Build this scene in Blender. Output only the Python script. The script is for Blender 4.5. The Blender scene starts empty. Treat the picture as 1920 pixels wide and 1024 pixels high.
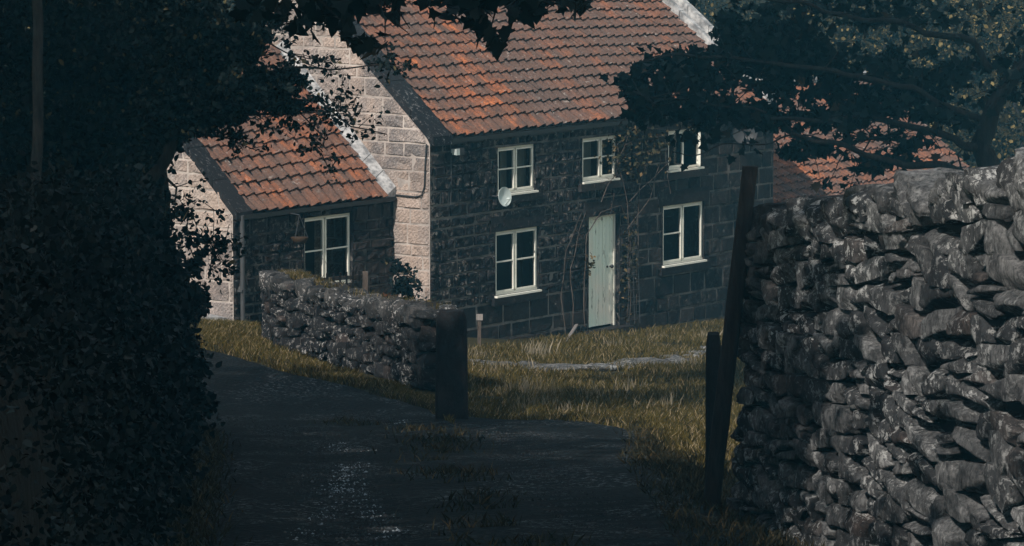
import bpy, math, random
import numpy as np
from mathutils import Vector, Matrix, noise
R = math.radians
rng = random.Random(7)

# ------------------------------------------------------------------ camera
F = 8000.0                      # focal length in photograph pixels (1920 wide)
PITCH = math.atan(912 / F)
scn = bpy.context.scene
cd = bpy.data.cameras.new('camera'); cam = bpy.data.objects.new('camera', cd)
scn.collection.objects.link(cam); scn.camera = cam
cd.sensor_width = 36; cd.lens = F / 1920 * 36; cd.clip_start = 0.5; cd.clip_end = 2000
cam.location = (0, 0, 0); cam.rotation_euler = (R(90) - PITCH, 0, 0)

# ------------------------------------------------------------------ light
SUN_EL = 40.0
SH = Vector((-0.472, -0.882)).normalized()        # horizontal direction towards the sun
w = bpy.data.worlds.new('World'); scn.world = w; w.use_nodes = True
nt = w.node_tree
sky = nt.nodes.new('ShaderNodeTexSky'); sky.sky_type = 'NISHITA'; sky.sun_disc = False
sky.sun_elevation = R(SUN_EL); sky.sun_rotation = math.atan2(SH.x, SH.y)
sky.ozone_density = 1.0; sky.dust_density = 0.2; sky.air_density = 1.0
tint = nt.nodes.new('ShaderNodeMix'); tint.data_type = 'RGBA'; tint.blend_type = 'MULTIPLY'; tint.inputs[0].default_value = 1.0
tint.inputs[7].default_value = (1.32, 1.0, 0.68, 1)
nt.links.new(sky.outputs[0], tint.inputs[6]); nt.links.new(tint.outputs[2], nt.nodes['Background'].inputs[0])
nt.nodes['Background'].inputs[1].default_value = 0.15
sd = bpy.data.lights.new('sun', 'SUN'); sun = bpy.data.objects.new('sun', sd); scn.collection.objects.link(sun)
sd.energy = 3.2; sd.angle = R(0.5); sd.color = (1.0, 0.93, 0.86)
sdir = Vector((SH.x * math.cos(R(SUN_EL)), SH.y * math.cos(R(SUN_EL)), math.sin(R(SUN_EL))))
sun.rotation_euler = (-sdir).to_track_quat('-Z', 'Y').to_euler()
scn.view_settings.view_transform = 'Standard'; scn.view_settings.look = 'None'
scn.view_settings.exposure = 0.62; scn.view_settings.gamma = 1.0

# ------------------------------------------------------------------ geometry of the place
def ray(px, py):
    dx = (px - 960) / F; dy = -(py - 512) / F
    c, s = math.cos(PITCH), math.sin(PITCH)
    return Vector((dx, c + dy * s, -s + dy * c))
def W(px, py, Y):
    r = ray(px, py); return r * (Y / r.y)
def sstep(a, b, x):
    t = min(1, max(0, (x - a) / (b - a))); return t * t * (3 - 2 * t)
def g(x, y):
    if y < 52.6: z = -1.6 - 0.118 * y
    elif y < 76: z = -7.807 - 0.0846 * (y - 52.6)
    elif y < 92: z = -9.787 - 0.05 * (y - 76)
    else: z = -10.587 + 0.0028 * (y - 92) ** 2 if y < 150 else -1.168 + 0.325 * (y - 150)
    z += 0.12 * max(0, -(x + 0.5)) * sstep(53, 64, y) * (1 - sstep(90, 110, y)) if x > -9 else 1.02 * sstep(53, 64, y) * (1 - sstep(90, 110, y))
    z -= 0.3 * sstep(1.1, 2.3, x) * (1 - sstep(33, 38, y))
    z += 0.05 * noise.noise(Vector((x * 0.5, y * 0.5, 0)))
    return z
def G(px, py):
    r = ray(px, py); a, b = 10.0, 200.0
    y = a
    while y < b:
        p = r * (y / r.y)
        if p.z < g(p.x, p.y): break
        y += 0.25
    lo, hi = y - 0.25, y
    for _ in range(20):
        m = (lo + hi) / 2; p = r * (m / r.y)
        if p.z < g(p.x, p.y): hi = m
        else: lo = m
    return r * (hi / r.y)
U = Vector((0.6, 0.8, 0)); V = Vector((-0.8, 0.6, 0)); NF = -V      # along the front, into the house, out of the front
C0 = W(806, 400, 72.7); C0.z = 0
def H(t, d, z): return C0 + U * t + V * d + Vector((0, 0, z))
def onfront(px, py, d=0.0):
    r = ray(px, py); P0 = H(0, d, 0)
    k = P0.dot(NF) / r.dot(NF); p = r * k
    return (p - P0).dot(U), p.z
def ongable(px, py, t=0.0):
    r = ray(px, py); P0 = H(t, 0, 0)
    k = P0.dot(U) / r.dot(U); p = r * k
    return (p - P0).dot(V), p.z

# ------------------------------------------------------------------ mesh helper
class MB:
    def __init__(s): s.v = []; s.f = []; s.m = []; s.uv = []; s.r = []; s.sm = []
    def face(s, pts, mat=0, uv=None, rnd=(0.5, 0.5), smooth=False):
        b = len(s.v); s.v += [tuple(p) for p in pts]; s.f.append(tuple(range(b, b + len(pts))))
        s.m.append(mat); s.uv.append(uv or [(0, 0)] * len(pts)); s.r.append(rnd); s.sm.append(smooth)
    def grid(s, rows, mat=0, uvs=None, rnd=(0.5, 0.5), smooth=True, close=False):
        b = len(s.v); n = len(rows[0])
        for r_ in rows: s.v += [tuple(p) for p in r_]
        for i in range(len(rows) - 1):
            for j in range(n if close else n - 1):
                k = (j + 1) % n
                s.f.append((b + i * n + j, b + i * n + k, b + (i + 1) * n + k, b + (i + 1) * n + j))
                s.m.append(mat); s.r.append(rnd); s.sm.append(smooth)
                if uvs: s.uv.append([uvs[i][j], uvs[i][k], uvs[i + 1][k], uvs[i + 1][j]])
                else: s.uv.append([(0, 0)] * 4)
    def box(s, o, a, b, c, mat=0, rnd=None, bev=0.0):
        o, a, b, c = map(Vector, (o, a, b, c)); rnd = rnd or (rng.random(), rng.random())
        la, lb, lc = a.length, b.length, c.length
        P = lambda i, j, k: o + a * i + b * j + c * k
        quads = [((0,0,0),(0,1,0),(1,1,0),(1,0,0)), ((0,0,1),(1,0,1),(1,1,1),(0,1,1)), ((0,0,0),(1,0,0),(1,0,1),(0,0,1)),
                 ((1,0,0),(1,1,0),(1,1,1),(1,0,1)), ((1,1,0),(0,1,0),(0,1,1),(1,1,1)), ((0,1,0),(0,0,0),(0,0,1),(0,1,1))]
        uvf = [lambda q: (q[0]*la, q[1]*lb)] * 2 + [lambda q: (q[0]*la, q[2]*lc), lambda q: (q[1]*lb, q[2]*lc)] * 2
        flip = a.cross(b).dot(c) < 0
        for q, uf in zip(quads, uvf):
            if flip: q = q[::-1]
            s.face([P(*x) for x in q], mat, [uf(x) for x in q], rnd)
    def tube(s, pts, rad, n=6, mat=0, cap=True):
        pts = [Vector(p) for p in pts]; rows = []; 
        if not isinstance(rad, (list, tuple)): rad = [rad] * len(pts)
        ref = Vector((0.3, 0.2, 1)).normalized(); L = 0; uvs = []
        for i, p in enumerate(pts):
            d = (pts[min(i + 1, len(pts) - 1)] - pts[max(i - 1, 0)])
            d = d.normalized() if d.length > 1e-9 else Vector((0, 0, 1))
            if abs(d.dot(ref)) > 0.95: ref = Vector((1, 0.1, 0)).normalized()
            x = d.cross(ref).normalized(); y = d.cross(x)
            if i: L += (p - pts[i-1]).length
            rows.append([p + (x * math.cos(2*math.pi*k/n) + y * math.sin(2*math.pi*k/n)) * rad[i] for k in range(n)])
            uvs.append([(k / n, L) for k in range(n)])
        s.grid(rows, mat, uvs, close=True)
        if cap:
            s.face(rows[0][::-1], mat); s.face(rows[-1], mat)
    def build(s, name, mats, parent=None):
        me = bpy.data.meshes.new(name); me.from_pydata(s.v, [], s.f)
        if not isinstance(mats, (list, tuple)): mats = [mats]
        for m in mats: me.materials.append(m)
        me.polygons.foreach_set('material_index', s.m); me.polygons.foreach_set('use_smooth', s.sm)
        l1 = me.uv_layers.new(name='UVMap'); l2 = me.uv_layers.new(name='rnd')
        a = [c for u in s.uv for p in u for c in p]; l1.data.foreach_set('uv', a)
        b = [c for f, r in zip(s.f, s.r) for _ in f for c in r]; l2.data.foreach_set('uv', b)
        me.validate(); me.update()
        o = bpy.data.objects.new(name, me); scn.collection.objects.link(o)
        if parent: o.parent = parent
        return o
def empty(name, loc):
    o = bpy.data.objects.new(name, None); o.empty_display_size = 0.3; scn.collection.objects.link(o); o.location = loc
    bpy.context.view_layer.update() if False else None
    return o
def tag(o, label=None, cat=None, group=None, kind=None):
    if label: o['label'] = label
    if cat: o['category'] = cat
    if group: o['group'] = group
    if kind: o['kind'] = kind
    return o
def thing(name, loc, label, cat, group=None): return tag(empty(name, loc), label, cat, group)
def adopt(o, parent):                      # mesh built in world space becomes a child of a placed Empty
    o.parent = parent; o.matrix_parent_inverse = Matrix.Translation(parent.location).inverted(); return o
def part(mb, name, mats, parent):
    o = mb.build(name, mats)
    if parent.type == 'EMPTY': return adopt(o, parent)
    o.parent = parent; o.matrix_parent_inverse = Matrix.Identity(4)
    return o
def sub(mb, name, mats, parent):           # child of a mesh part (part itself has zero local transform in world space)
    o = mb.build(name, mats); o.parent = parent
    o.matrix_parent_inverse = Matrix.Identity(4)
    return o

# ------------------------------------------------------------------ materials
class N:
    def __init__(s, name, rough=0.85, spec=0.2):
        s.m = bpy.data.materials.new(name); s.m.use_nodes = True; s.t = s.m.node_tree; s.n = s.t.nodes
        s.b = s.n['Principled BSDF']; s.b.inputs['Roughness'].default_value = rough
        s.b.inputs['Specular IOR Level'].default_value = spec
    def new(s, t, **k):
        n = s.n.new(t)
        for a, b in k.items(): setattr(n, a, b)
        return n
    def link(s, a, b): s.t.links.new(a, b)
    def setv(s, sock, v):
        if isinstance(v, (int, float, tuple)): 
            sock.default_value = (v + (1,) if isinstance(v, tuple) and len(v) == 3 and sock.type == 'RGBA' else v)
        else: s.link(v, sock)
    def obj(s): return s.new('ShaderNodeTexCoord').outputs['Object']
    def uv(s, name='UVMap'): return s.new('ShaderNodeUVMap', uv_map=name).outputs[0]
    def rnd(s):
        x = s.new('ShaderNodeSeparateXYZ'); s.link(s.uv('rnd'), x.inputs[0]); return x.outputs[0], x.outputs[1]
    def scale(s, vec, k):
        n = s.new('ShaderNodeVectorMath', operation='MULTIPLY'); s.link(vec, n.inputs[0]); n.inputs[1].default_value = k; return n.outputs[0]
    def noise(s, vec, sc, det=4, rough=0.55, dist=0.0):
        n = s.new('ShaderNodeTexNoise'); s.link(vec, n.inputs['Vector']); n.inputs['Scale'].default_value = sc
        n.inputs['Detail'].default_value = det; n.inputs['Roughness'].default_value = rough; n.inputs['Distortion'].default_value = dist
        return n.outputs['Fac']
    def voro(s, vec, sc, feat='F1', out='Distance'):
        n = s.new('ShaderNodeTexVoronoi', feature=feat); s.link(vec, n.inputs['Vector']); n.inputs['Scale'].default_value = sc
        return n.outputs[out]
    def ramp(s, v, stops):
        n = s.new('ShaderNodeValToRGB'); s.link(v, n.inputs[0]); cr = n.color_ramp
        while len(cr.elements) < len(stops): cr.elements.new(0.5)
        for e, (p, c) in zip(cr.elements, stops):
            e.position = p; e.color = (c, c, c, 1) if isinstance(c, (int, float)) else tuple(c) + (1,)
        return n.outputs[0]
    def mix(s, f, a, b, mode='MIX'):
        n = s.new('ShaderNodeMix', data_type='RGBA', blend_type=mode)
        s.setv(n.inputs[0], f); s.setv(n.inputs[6], a); s.setv(n.inputs[7], b); return n.outputs[2]
    def math(s, op, a, b=0.0):
        n = s.new('ShaderNodeMath', operation=op); s.setv(n.inputs[0], a); s.setv(n.inputs[1], b); return n.outputs[0]
    def color(s, c): s.setv(s.b.inputs['Base Color'], c)
    def bump(s, h, strength=0.5, dist=0.02):
        n = s.new('ShaderNodeBump'); n.inputs['Strength'].default_value = strength; n.inputs['Distance'].default_value = dist
        s.link(h, n.inputs['Height'])
        old = s.b.inputs['Normal']
        if old.is_linked: s.link(old.links[0].from_socket, n.inputs['Normal'])
        s.link(n.outputs[0], old)
    def rough(s, v): s.setv(s.b.inputs['Roughness'], v)

def m_plain(name, col, rough=0.7, var=0.15, sc=8, spec=0.3):
    k = N(name, rough, spec); n = k.noise(k.obj(), sc, 5)
    k.color(k.ramp(n, [(0.3, tuple(c * (1 - var) for c in col)), (0.7, tuple(c * (1 + var) for c in col))])); k.bump(n, 0.2, 0.01); return k.m
def m_paint(name, col, dirt=(0.2, 0.19, 0.15)):
    k = N(name, 0.5, 0.4); o = k.obj()
    f = k.ramp(k.noise(o, 30, 6, 0.7), [(0.60, 0), (0.72, 0.8)])
    k.color(k.mix(f, k.mix(k.noise(o, 5, 3), tuple(c * 0.72 for c in col), col), dirt)); k.bump(k.noise(o, 60, 3), 0.15, 0.004); return k.m

# lit sandstone of the gables
def m_sandstone(name, dark=False):
    k = N(name, 0.9, 0.15); uv = k.uv(); o = k.obj(); r1, r2 = k.rnd()
    base = k.ramp(r1, [(0.0, (0.29, 0.255, 0.235)), (0.2, (0.53, 0.43, 0.375)), (0.45, (0.43, 0.37, 0.34)), (0.62, (0.64, 0.54, 0.48)), (0.8, (0.48, 0.40, 0.355)), (0.97, (0.46, 0.34, 0.28)), (1.0, (0.36, 0.16, 0.07))])
    base = k.mix(k.ramp(r2, [(0.70, 0.0), (0.85, 0.7)]), base, (0.15, 0.14, 0.14)); base = k.mix(k.ramp(r2, [(0.10, 0.55), (0.22, 0.0)]), base, (0.62, 0.54, 0.49))
    n1 = k.noise(o, 1.6, 6, 0.65); base = k.mix(k.ramp(n1, [(0.43, 0.0), (0.60, 0.8)]), base, (0.19, 0.17, 0.165))
    n2 = k.noise(o, 26, 5, 0.7); base = k.mix(k.ramp(n2, [(0.35, 0.55), (0.6, 0.0)]), base, (0.12, 0.10, 0.095))
    n4 = k.noise(k.scale(o, (1, 1, 0.5)), 5, 4, 0.6); base = k.mix(k.ramp(n4, [(0.5, 0.0), (0.68, 0.6)]), base, (0.5, 0.41, 0.36))
    wv = k.new('ShaderNodeTexWave', wave_type='BANDS', bands_direction='DIAGONAL'); k.link(uv, wv.inputs[0])
    wv.inputs['Scale'].default_value = 7; wv.inputs['Distortion'].default_value = 6; wv.inputs['Detail'].default_value = 3; wv.inputs['Detail Scale'].default_value = 2
    base = k.mix(k.math('MULTIPLY', wv.outputs['Fac'], 0.22), base, (0.10, 0.085, 0.08))
    nf = k.noise(o, 38, 5, 0.8); base = k.mix(k.ramp(nf, [(0.38, 0.75), (0.56, 0.0)]), base, (0.09, 0.08, 0.078)); base = k.mix(k.ramp(nf, [(0.55, 0.0), (0.68, 0.6)]), base, (0.62, 0.52, 0.46))
    ns = k.noise(k.scale(o, (1, 1, .6)), 0.9, 5, 0.65, 0.4); base = k.mix(k.ramp(ns, [(0.48, 0.0), (0.64, 0.4)]), base, (0.55, 0.40, 0.31)); base = k.mix(k.ramp(ns, [(0.32, 0.7), (0.46, 0.0)]), base, (0.17, 0.16, 0.158))
    k.color(base); k.bump(wv.outputs['Fac'], 0.4, 0.03); k.bump(n2, 0.7, 0.03); k.bump(nf, 0.5, 0.02); return k.m
def m_sooty_shaded(name, lich=1.0, base0=(0.005, 0.005, 0.006), base1=(0.026, 0.022, 0.021)):  # blackened stone; the low base colours also hold the shade of the fronts
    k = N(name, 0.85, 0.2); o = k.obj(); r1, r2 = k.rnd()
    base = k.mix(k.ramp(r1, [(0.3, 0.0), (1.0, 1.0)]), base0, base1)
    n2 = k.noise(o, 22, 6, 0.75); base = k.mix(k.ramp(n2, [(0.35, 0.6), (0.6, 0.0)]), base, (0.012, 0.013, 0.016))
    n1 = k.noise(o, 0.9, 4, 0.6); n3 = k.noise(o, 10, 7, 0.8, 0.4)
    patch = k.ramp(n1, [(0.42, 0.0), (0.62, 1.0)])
    sp = k.ramp(n3, [(0.525, 0.0), (0.60, 1.0)])  # pale specks for lichen, also for raking light on rough stone
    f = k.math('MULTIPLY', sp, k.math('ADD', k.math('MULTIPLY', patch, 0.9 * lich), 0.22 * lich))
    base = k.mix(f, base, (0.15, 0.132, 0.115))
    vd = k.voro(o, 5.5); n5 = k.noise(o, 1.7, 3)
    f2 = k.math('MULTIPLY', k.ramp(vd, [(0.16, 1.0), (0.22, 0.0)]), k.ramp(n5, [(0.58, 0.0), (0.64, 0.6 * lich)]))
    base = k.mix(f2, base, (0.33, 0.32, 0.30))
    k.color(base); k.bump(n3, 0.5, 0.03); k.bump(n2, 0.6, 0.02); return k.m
def m_mortar(name, c1, c2, sc=3):
    k = N(name, 0.95, 0.1); n = k.noise(k.obj(), sc, 6, 0.7); k.color(k.ramp(n, [(0.4, c1), (0.62, c2)])); k.bump(k.noise(k.obj(), 40, 4), 0.5, 0.01); return k.m
def m_tile():
    k = N('pantile', 0.85, 0.15); o = k.obj(); r1, r2 = k.rnd(); uv = k.uv()
    base = k.ramp(r1, [(0.0, (0.14, 0.08, 0.06)), (0.25, (0.24, 0.10, 0.055)), (0.5, (0.33, 0.115, 0.052)), (0.8, (0.42, 0.135, 0.055)), (1.0, (0.54, 0.17, 0.06))])
    grey = k.ramp(r2, [(0.60, 0.0), (0.95, 0.8)])           # tiles under the lichen streak
    n1 = k.noise(o, 5, 6, 0.7); base = k.mix(grey, base, (0.13, 0.12, 0.118)); base = k.mix(k.ramp(r2, [(0.40, 0.0), (0.46, 0.38)]), base, (0.15, 0.10, 0.08))
    base = k.mix(k.ramp(n1, [(0.42, 0.0), (0.66, 0.9)]), base, (0.085, 0.058, 0.048))
    nb = k.noise(o, 0.75, 4, 0.6); base = k.mix(k.ramp(nb, [(0.42, 0.0), (0.62, 0.75)]), base, (0.125, 0.085, 0.07))
    n2 = k.noise(o, 34, 5, 0.8); base = k.mix(k.ramp(n2, [(0.36, 0.9), (0.56, 0.0)]), base, (0.06, 0.035, 0.028))
    n3 = k.noise(o, 11, 5, 0.7); li = k.math('MULTIPLY', k.ramp(n3, [(0.60, 0.0), (0.66, 1.0)]), k.math('ADD', k.math('MULTIPLY', grey, 0.6), 0.28))
    base = k.mix(li, base, (0.42, 0.38, 0.34))
    k.color(base); k.bump(n2, 0.5, 0.01); k.bump(n3, 0.3, 0.02); return k.m
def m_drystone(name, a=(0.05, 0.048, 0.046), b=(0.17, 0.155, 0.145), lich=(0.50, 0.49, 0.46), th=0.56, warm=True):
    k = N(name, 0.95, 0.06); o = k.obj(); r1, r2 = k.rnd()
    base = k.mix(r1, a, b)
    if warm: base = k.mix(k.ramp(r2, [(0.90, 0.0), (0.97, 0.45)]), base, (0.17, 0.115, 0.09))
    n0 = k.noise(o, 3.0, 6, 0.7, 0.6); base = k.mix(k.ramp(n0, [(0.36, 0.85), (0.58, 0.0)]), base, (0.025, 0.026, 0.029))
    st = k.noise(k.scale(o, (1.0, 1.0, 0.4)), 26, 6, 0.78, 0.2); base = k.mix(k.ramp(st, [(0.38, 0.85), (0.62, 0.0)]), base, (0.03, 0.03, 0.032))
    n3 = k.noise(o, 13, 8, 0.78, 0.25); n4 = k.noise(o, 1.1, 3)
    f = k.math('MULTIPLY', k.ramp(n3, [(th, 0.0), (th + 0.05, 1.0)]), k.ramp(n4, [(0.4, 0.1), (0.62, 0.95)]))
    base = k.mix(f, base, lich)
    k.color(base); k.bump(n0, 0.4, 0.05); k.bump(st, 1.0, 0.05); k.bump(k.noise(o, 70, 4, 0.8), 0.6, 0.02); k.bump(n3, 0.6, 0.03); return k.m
def m_leaf(name, c1, c2, c3=None, p3=0.97, rough=0.6):
    k = N(name, rough, 0.06); r1, r2 = k.rnd()
    st = [(0.0, c1), (p3 - 0.02, c2)] + ([(p3, c3)] if c3 else [])
    k.color(k.ramp(r1, st)); return k.m
def m_bark(name, c1, c2):
    k = N(name, 0.9, 0.1); o = k.obj(); n = k.noise(k.scale(o, (1, 1, 0.2)), 22, 6, 0.7, 0.4)
    k.color(k.ramp(n, [(0.35, c1), (0.65, c2)])); k.bump(n, 0.8, 0.03); return k.m

M = {}
M['sand'] = m_sandstone('sandstone')
M['sandmortar'] = m_mortar('lime_mortar', (0.25, 0.215, 0.195), (0.48, 0.42, 0.375), 1.1)
M['soot'] = m_sooty_shaded('blackened_stone')
M['sootdressed'] = m_sooty_shaded('blackened_dressed_stone', 0.3, (0.009, 0.008, 0.008), (0.036, 0.029, 0.026))
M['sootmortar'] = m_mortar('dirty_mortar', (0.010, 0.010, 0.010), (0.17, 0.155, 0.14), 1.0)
M['tile'] = m_tile()
M['coping'] = m_drystone('coping_stone', (0.018, 0.018, 0.021), (0.045, 0.044, 0.047), (0.26, 0.26, 0.26), 0.56, False)
M['palecoping'] = m_mortar('pale_cement', (0.17, 0.168, 0.17), (0.50, 0.49, 0.48), 5)
M['white'] = m_paint('white_paint', (0.88, 0.85, 0.74))
k = N('door_paint', 0.5, 0.3); o_ = k.obj(); n_ = k.noise(k.scale(o_, (1, 1, 0.18)), 14, 6, 0.7)
n2_ = k.noise(o_, 1.1, 3)  # green and cream tones stand for shade and bounced light on the door
k.color(k.mix(k.ramp(n_, [(0.60, 0.0), (0.65, 0.9)]), k.mix(k.ramp(n2_, [(0.4, 0.0), (0.6, 1.0)]), (0.78, 0.86, 0.74), (0.93, 0.86, 0.74)), (0.10, 0.085, 0.07))); M['door'] = k.m
M['gap'] = m_plain('dark_gap', (0.012, 0.012, 0.013))
M['iron'] = m_plain('dark_iron', (0.03, 0.032, 0.035), 0.5)
M['gutter'] = m_plain('black_gutter', (0.018, 0.02, 0.022), 0.5)
M['pipe'] = m_plain('grey_downpipe', (0.055, 0.057, 0.06), 0.5)
M['wood'] = m_bark('weathered_wood', (0.045, 0.036, 0.03), (0.12, 0.095, 0.08))
M['darkwood'] = m_bark('dark_timber', (0.014, 0.013, 0.014), (0.034, 0.029, 0.027))
M['curtain'] = m_plain('net_curtain', (0.20, 0.19, 0.16), 0.9)
M['interior'] = m_plain('dark_plaster', (0.02, 0.02, 0.02), 0.9)  # near-black: the darkness of unlit rooms is put into this colour
M['dish'] = m_plain('dish_enamel', (0.48, 0.54, 0.52), 0.4, 0.1)
M['darkdish'] = m_plain('dark_dish_enamel', (0.022, 0.022, 0.023), 0.5, 0.1)
M['bark'] = m_bark('tree_bark', (0.018, 0.018, 0.018), (0.055, 0.05, 0.046))
M['twig'] = m_bark('dark_twig', (0.012, 0.012, 0.012), (0.03, 0.026, 0.024))
M['drytwig'] = m_bark('dry_twig', (0.16, 0.14, 0.13), (0.30, 0.27, 0.25))
M['leafdark'] = m_leaf('dark_leaf', (0.004, 0.008, 0.009), (0.010, 0.016, 0.016), (0.04, 0.028, 0.018), 0.975)  # bluish cast holds the teal of lifted shadows
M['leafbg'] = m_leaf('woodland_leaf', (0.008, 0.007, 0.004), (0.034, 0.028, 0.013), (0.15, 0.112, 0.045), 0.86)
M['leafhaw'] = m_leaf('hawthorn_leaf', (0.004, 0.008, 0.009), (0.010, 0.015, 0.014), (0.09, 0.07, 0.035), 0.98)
M['leafclimb'] = m_leaf('climber_leaf', (0.03, 0.03, 0.015), (0.07, 0.052, 0.028), (0.16, 0.11, 0.055), 0.92)
M['leafrust'] = m_leaf('rust_leaf', (0.02, 0.018, 0.014), (0.06, 0.035, 0.02), (0.16, 0.06, 0.03), 0.85)
M['grass'] = m_leaf('grass_blade', (0.030, 0.026, 0.007), (0.095, 0.072, 0.022), (0.20, 0.155, 0.09), 0.88, 0.7)
M['straw'] = m_leaf('straw_blade', (0.11, 0.095, 0.065), (0.28, 0.235, 0.17))
M['bankgrass'] = m_leaf('bank_grass_blade', (0.016, 0.016, 0.010), (0.04, 0.034, 0.018), (0.10, 0.07, 0.035), 0.93)
M['undergrowth'] = m_leaf('bank_leaf', (0.003, 0.006, 0.007), (0.0055, 0.010, 0.0115), (0.016, 0.019, 0.019), 0.992)  # teal of the lifted shadows is put into the leaf colour

# ------------------------------------------------------------------ ground
def ground_mat():
    k = N('turf', 0.95, 0.1); o = k.obj(); n = k.noise(o, 1.2, 6, 0.7)
    k.color(k.ramp(n, [(0.35, (0.018, 0.016, 0.008)), (0.65, (0.045, 0.036, 0.014))])); k.bump(k.noise(o, 9, 5), 0.6, 0.06); return k.m
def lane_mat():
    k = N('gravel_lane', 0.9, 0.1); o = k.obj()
    n = k.noise(o, 2.2, 6, 0.7); base = k.ramp(n, [(0.35, (0.002, 0.0035, 0.004)), (0.65, (0.006, 0.008, 0.009))])  # bluish base holds some of the shadow's teal
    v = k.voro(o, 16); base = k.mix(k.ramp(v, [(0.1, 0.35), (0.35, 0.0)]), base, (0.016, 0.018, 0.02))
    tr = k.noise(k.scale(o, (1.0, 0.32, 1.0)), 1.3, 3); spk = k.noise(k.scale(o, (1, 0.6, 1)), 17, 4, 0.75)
    f = k.math('MULTIPLY', k.ramp(tr, [(0.47, 0.0), (0.58, 1.0)]), k.ramp(spk, [(0.54, 0.0), (0.60, 1.0)]))  # pale stone specks that also stand in for wet glints
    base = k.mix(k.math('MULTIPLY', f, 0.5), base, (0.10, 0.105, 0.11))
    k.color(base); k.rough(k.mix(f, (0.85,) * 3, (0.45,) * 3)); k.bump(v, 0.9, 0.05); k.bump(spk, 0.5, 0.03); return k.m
def build_ground():
    mb = MB(); xs = [-400, -200, -100, -60, -40] + [-25 + i * 1.0 for i in range(51)] + [40, 60, 100, 200, 400]
    ys = [-60, -20, 0, 10] + [15 + i * 0.75 for i in range(114)] + [102, 106, 111, 117, 124, 132, 141, 152, 200, 320, 500, 900]
    rows = [[Vector((x, y, g(x, y) if -30 < x < 30 and y > -1 else (g(0 if x > 0 else -9.5, y) if y > -1 else -1.6 - 0.118 * y))) for x in xs] for y in ys]
    mb.grid(rows, uvs=[[(p.x, p.y) for p in r] for r in rows])
    tag(mb.build('ground', ground_mat()), kind='structure')
    # lane: outline on the ground, filled as strips between a left and a right edge
    L = [(-1.6, 18), (-2.0, 26.7), (-2.6, 36), (-3.0, 42), (-3.3, 46), (-4.6, 51), (-7.5, 54), (-11, 55.5), (-16, 57)]
    Rpx = [(1200, 806), (1060, 792), (900, 786), (800, 764), (690, 730), (560, 702), (450, 668), (375, 650)]
    Rr = [(2.2, 18), (1.95, 26.7), (1.5, 34), (1.3, 40)] + [tuple(G(*p).xy) for p in Rpx] + [(-10, 63), (-17, 66)]
    def resample(P, n):
        P = [Vector(p) for p in P]; d = [0]
        for i in range(1, len(P)): d.append(d[-1] + (P[i] - P[i-1]).length)
        out = []
        for q in range(n):
            t = d[-1] * q / (n - 1); i = max(j for j in range(len(d)) if d[j] <= t + 1e-9); i = min(i, len(P) - 2)
            out.append(P[i].lerp(P[i+1], (t - d[i]) / (d[i+1] - d[i])))
        return out
    n = 90; LL = resample(L, n); RR = resample(Rr, n); rows = []
    for i in range(n):
        row = []
        for j in range(17):
            p = LL[i].lerp(RR[i], j / 16)
            e = 0.08 * noise.noise(Vector((p.x * 2, p.y * 2, 5))) if j in (0, 16) else 0
            p = Vector((p.x + e, p.y + e)); rut = -0.03 * (math.exp(-((j - 4) / 1.5) ** 2) + math.exp(-((j - 11) / 1.5) ** 2))
            row.append(Vector((p.x, p.y, g(p.x, p.y) + 0.045 + rut * 0.8 - (0.06 if j in (0, 16) else 0))))
        rows.append(row)
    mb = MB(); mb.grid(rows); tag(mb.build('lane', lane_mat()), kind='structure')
    return LL, RR
LL, RR = build_ground()

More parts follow.
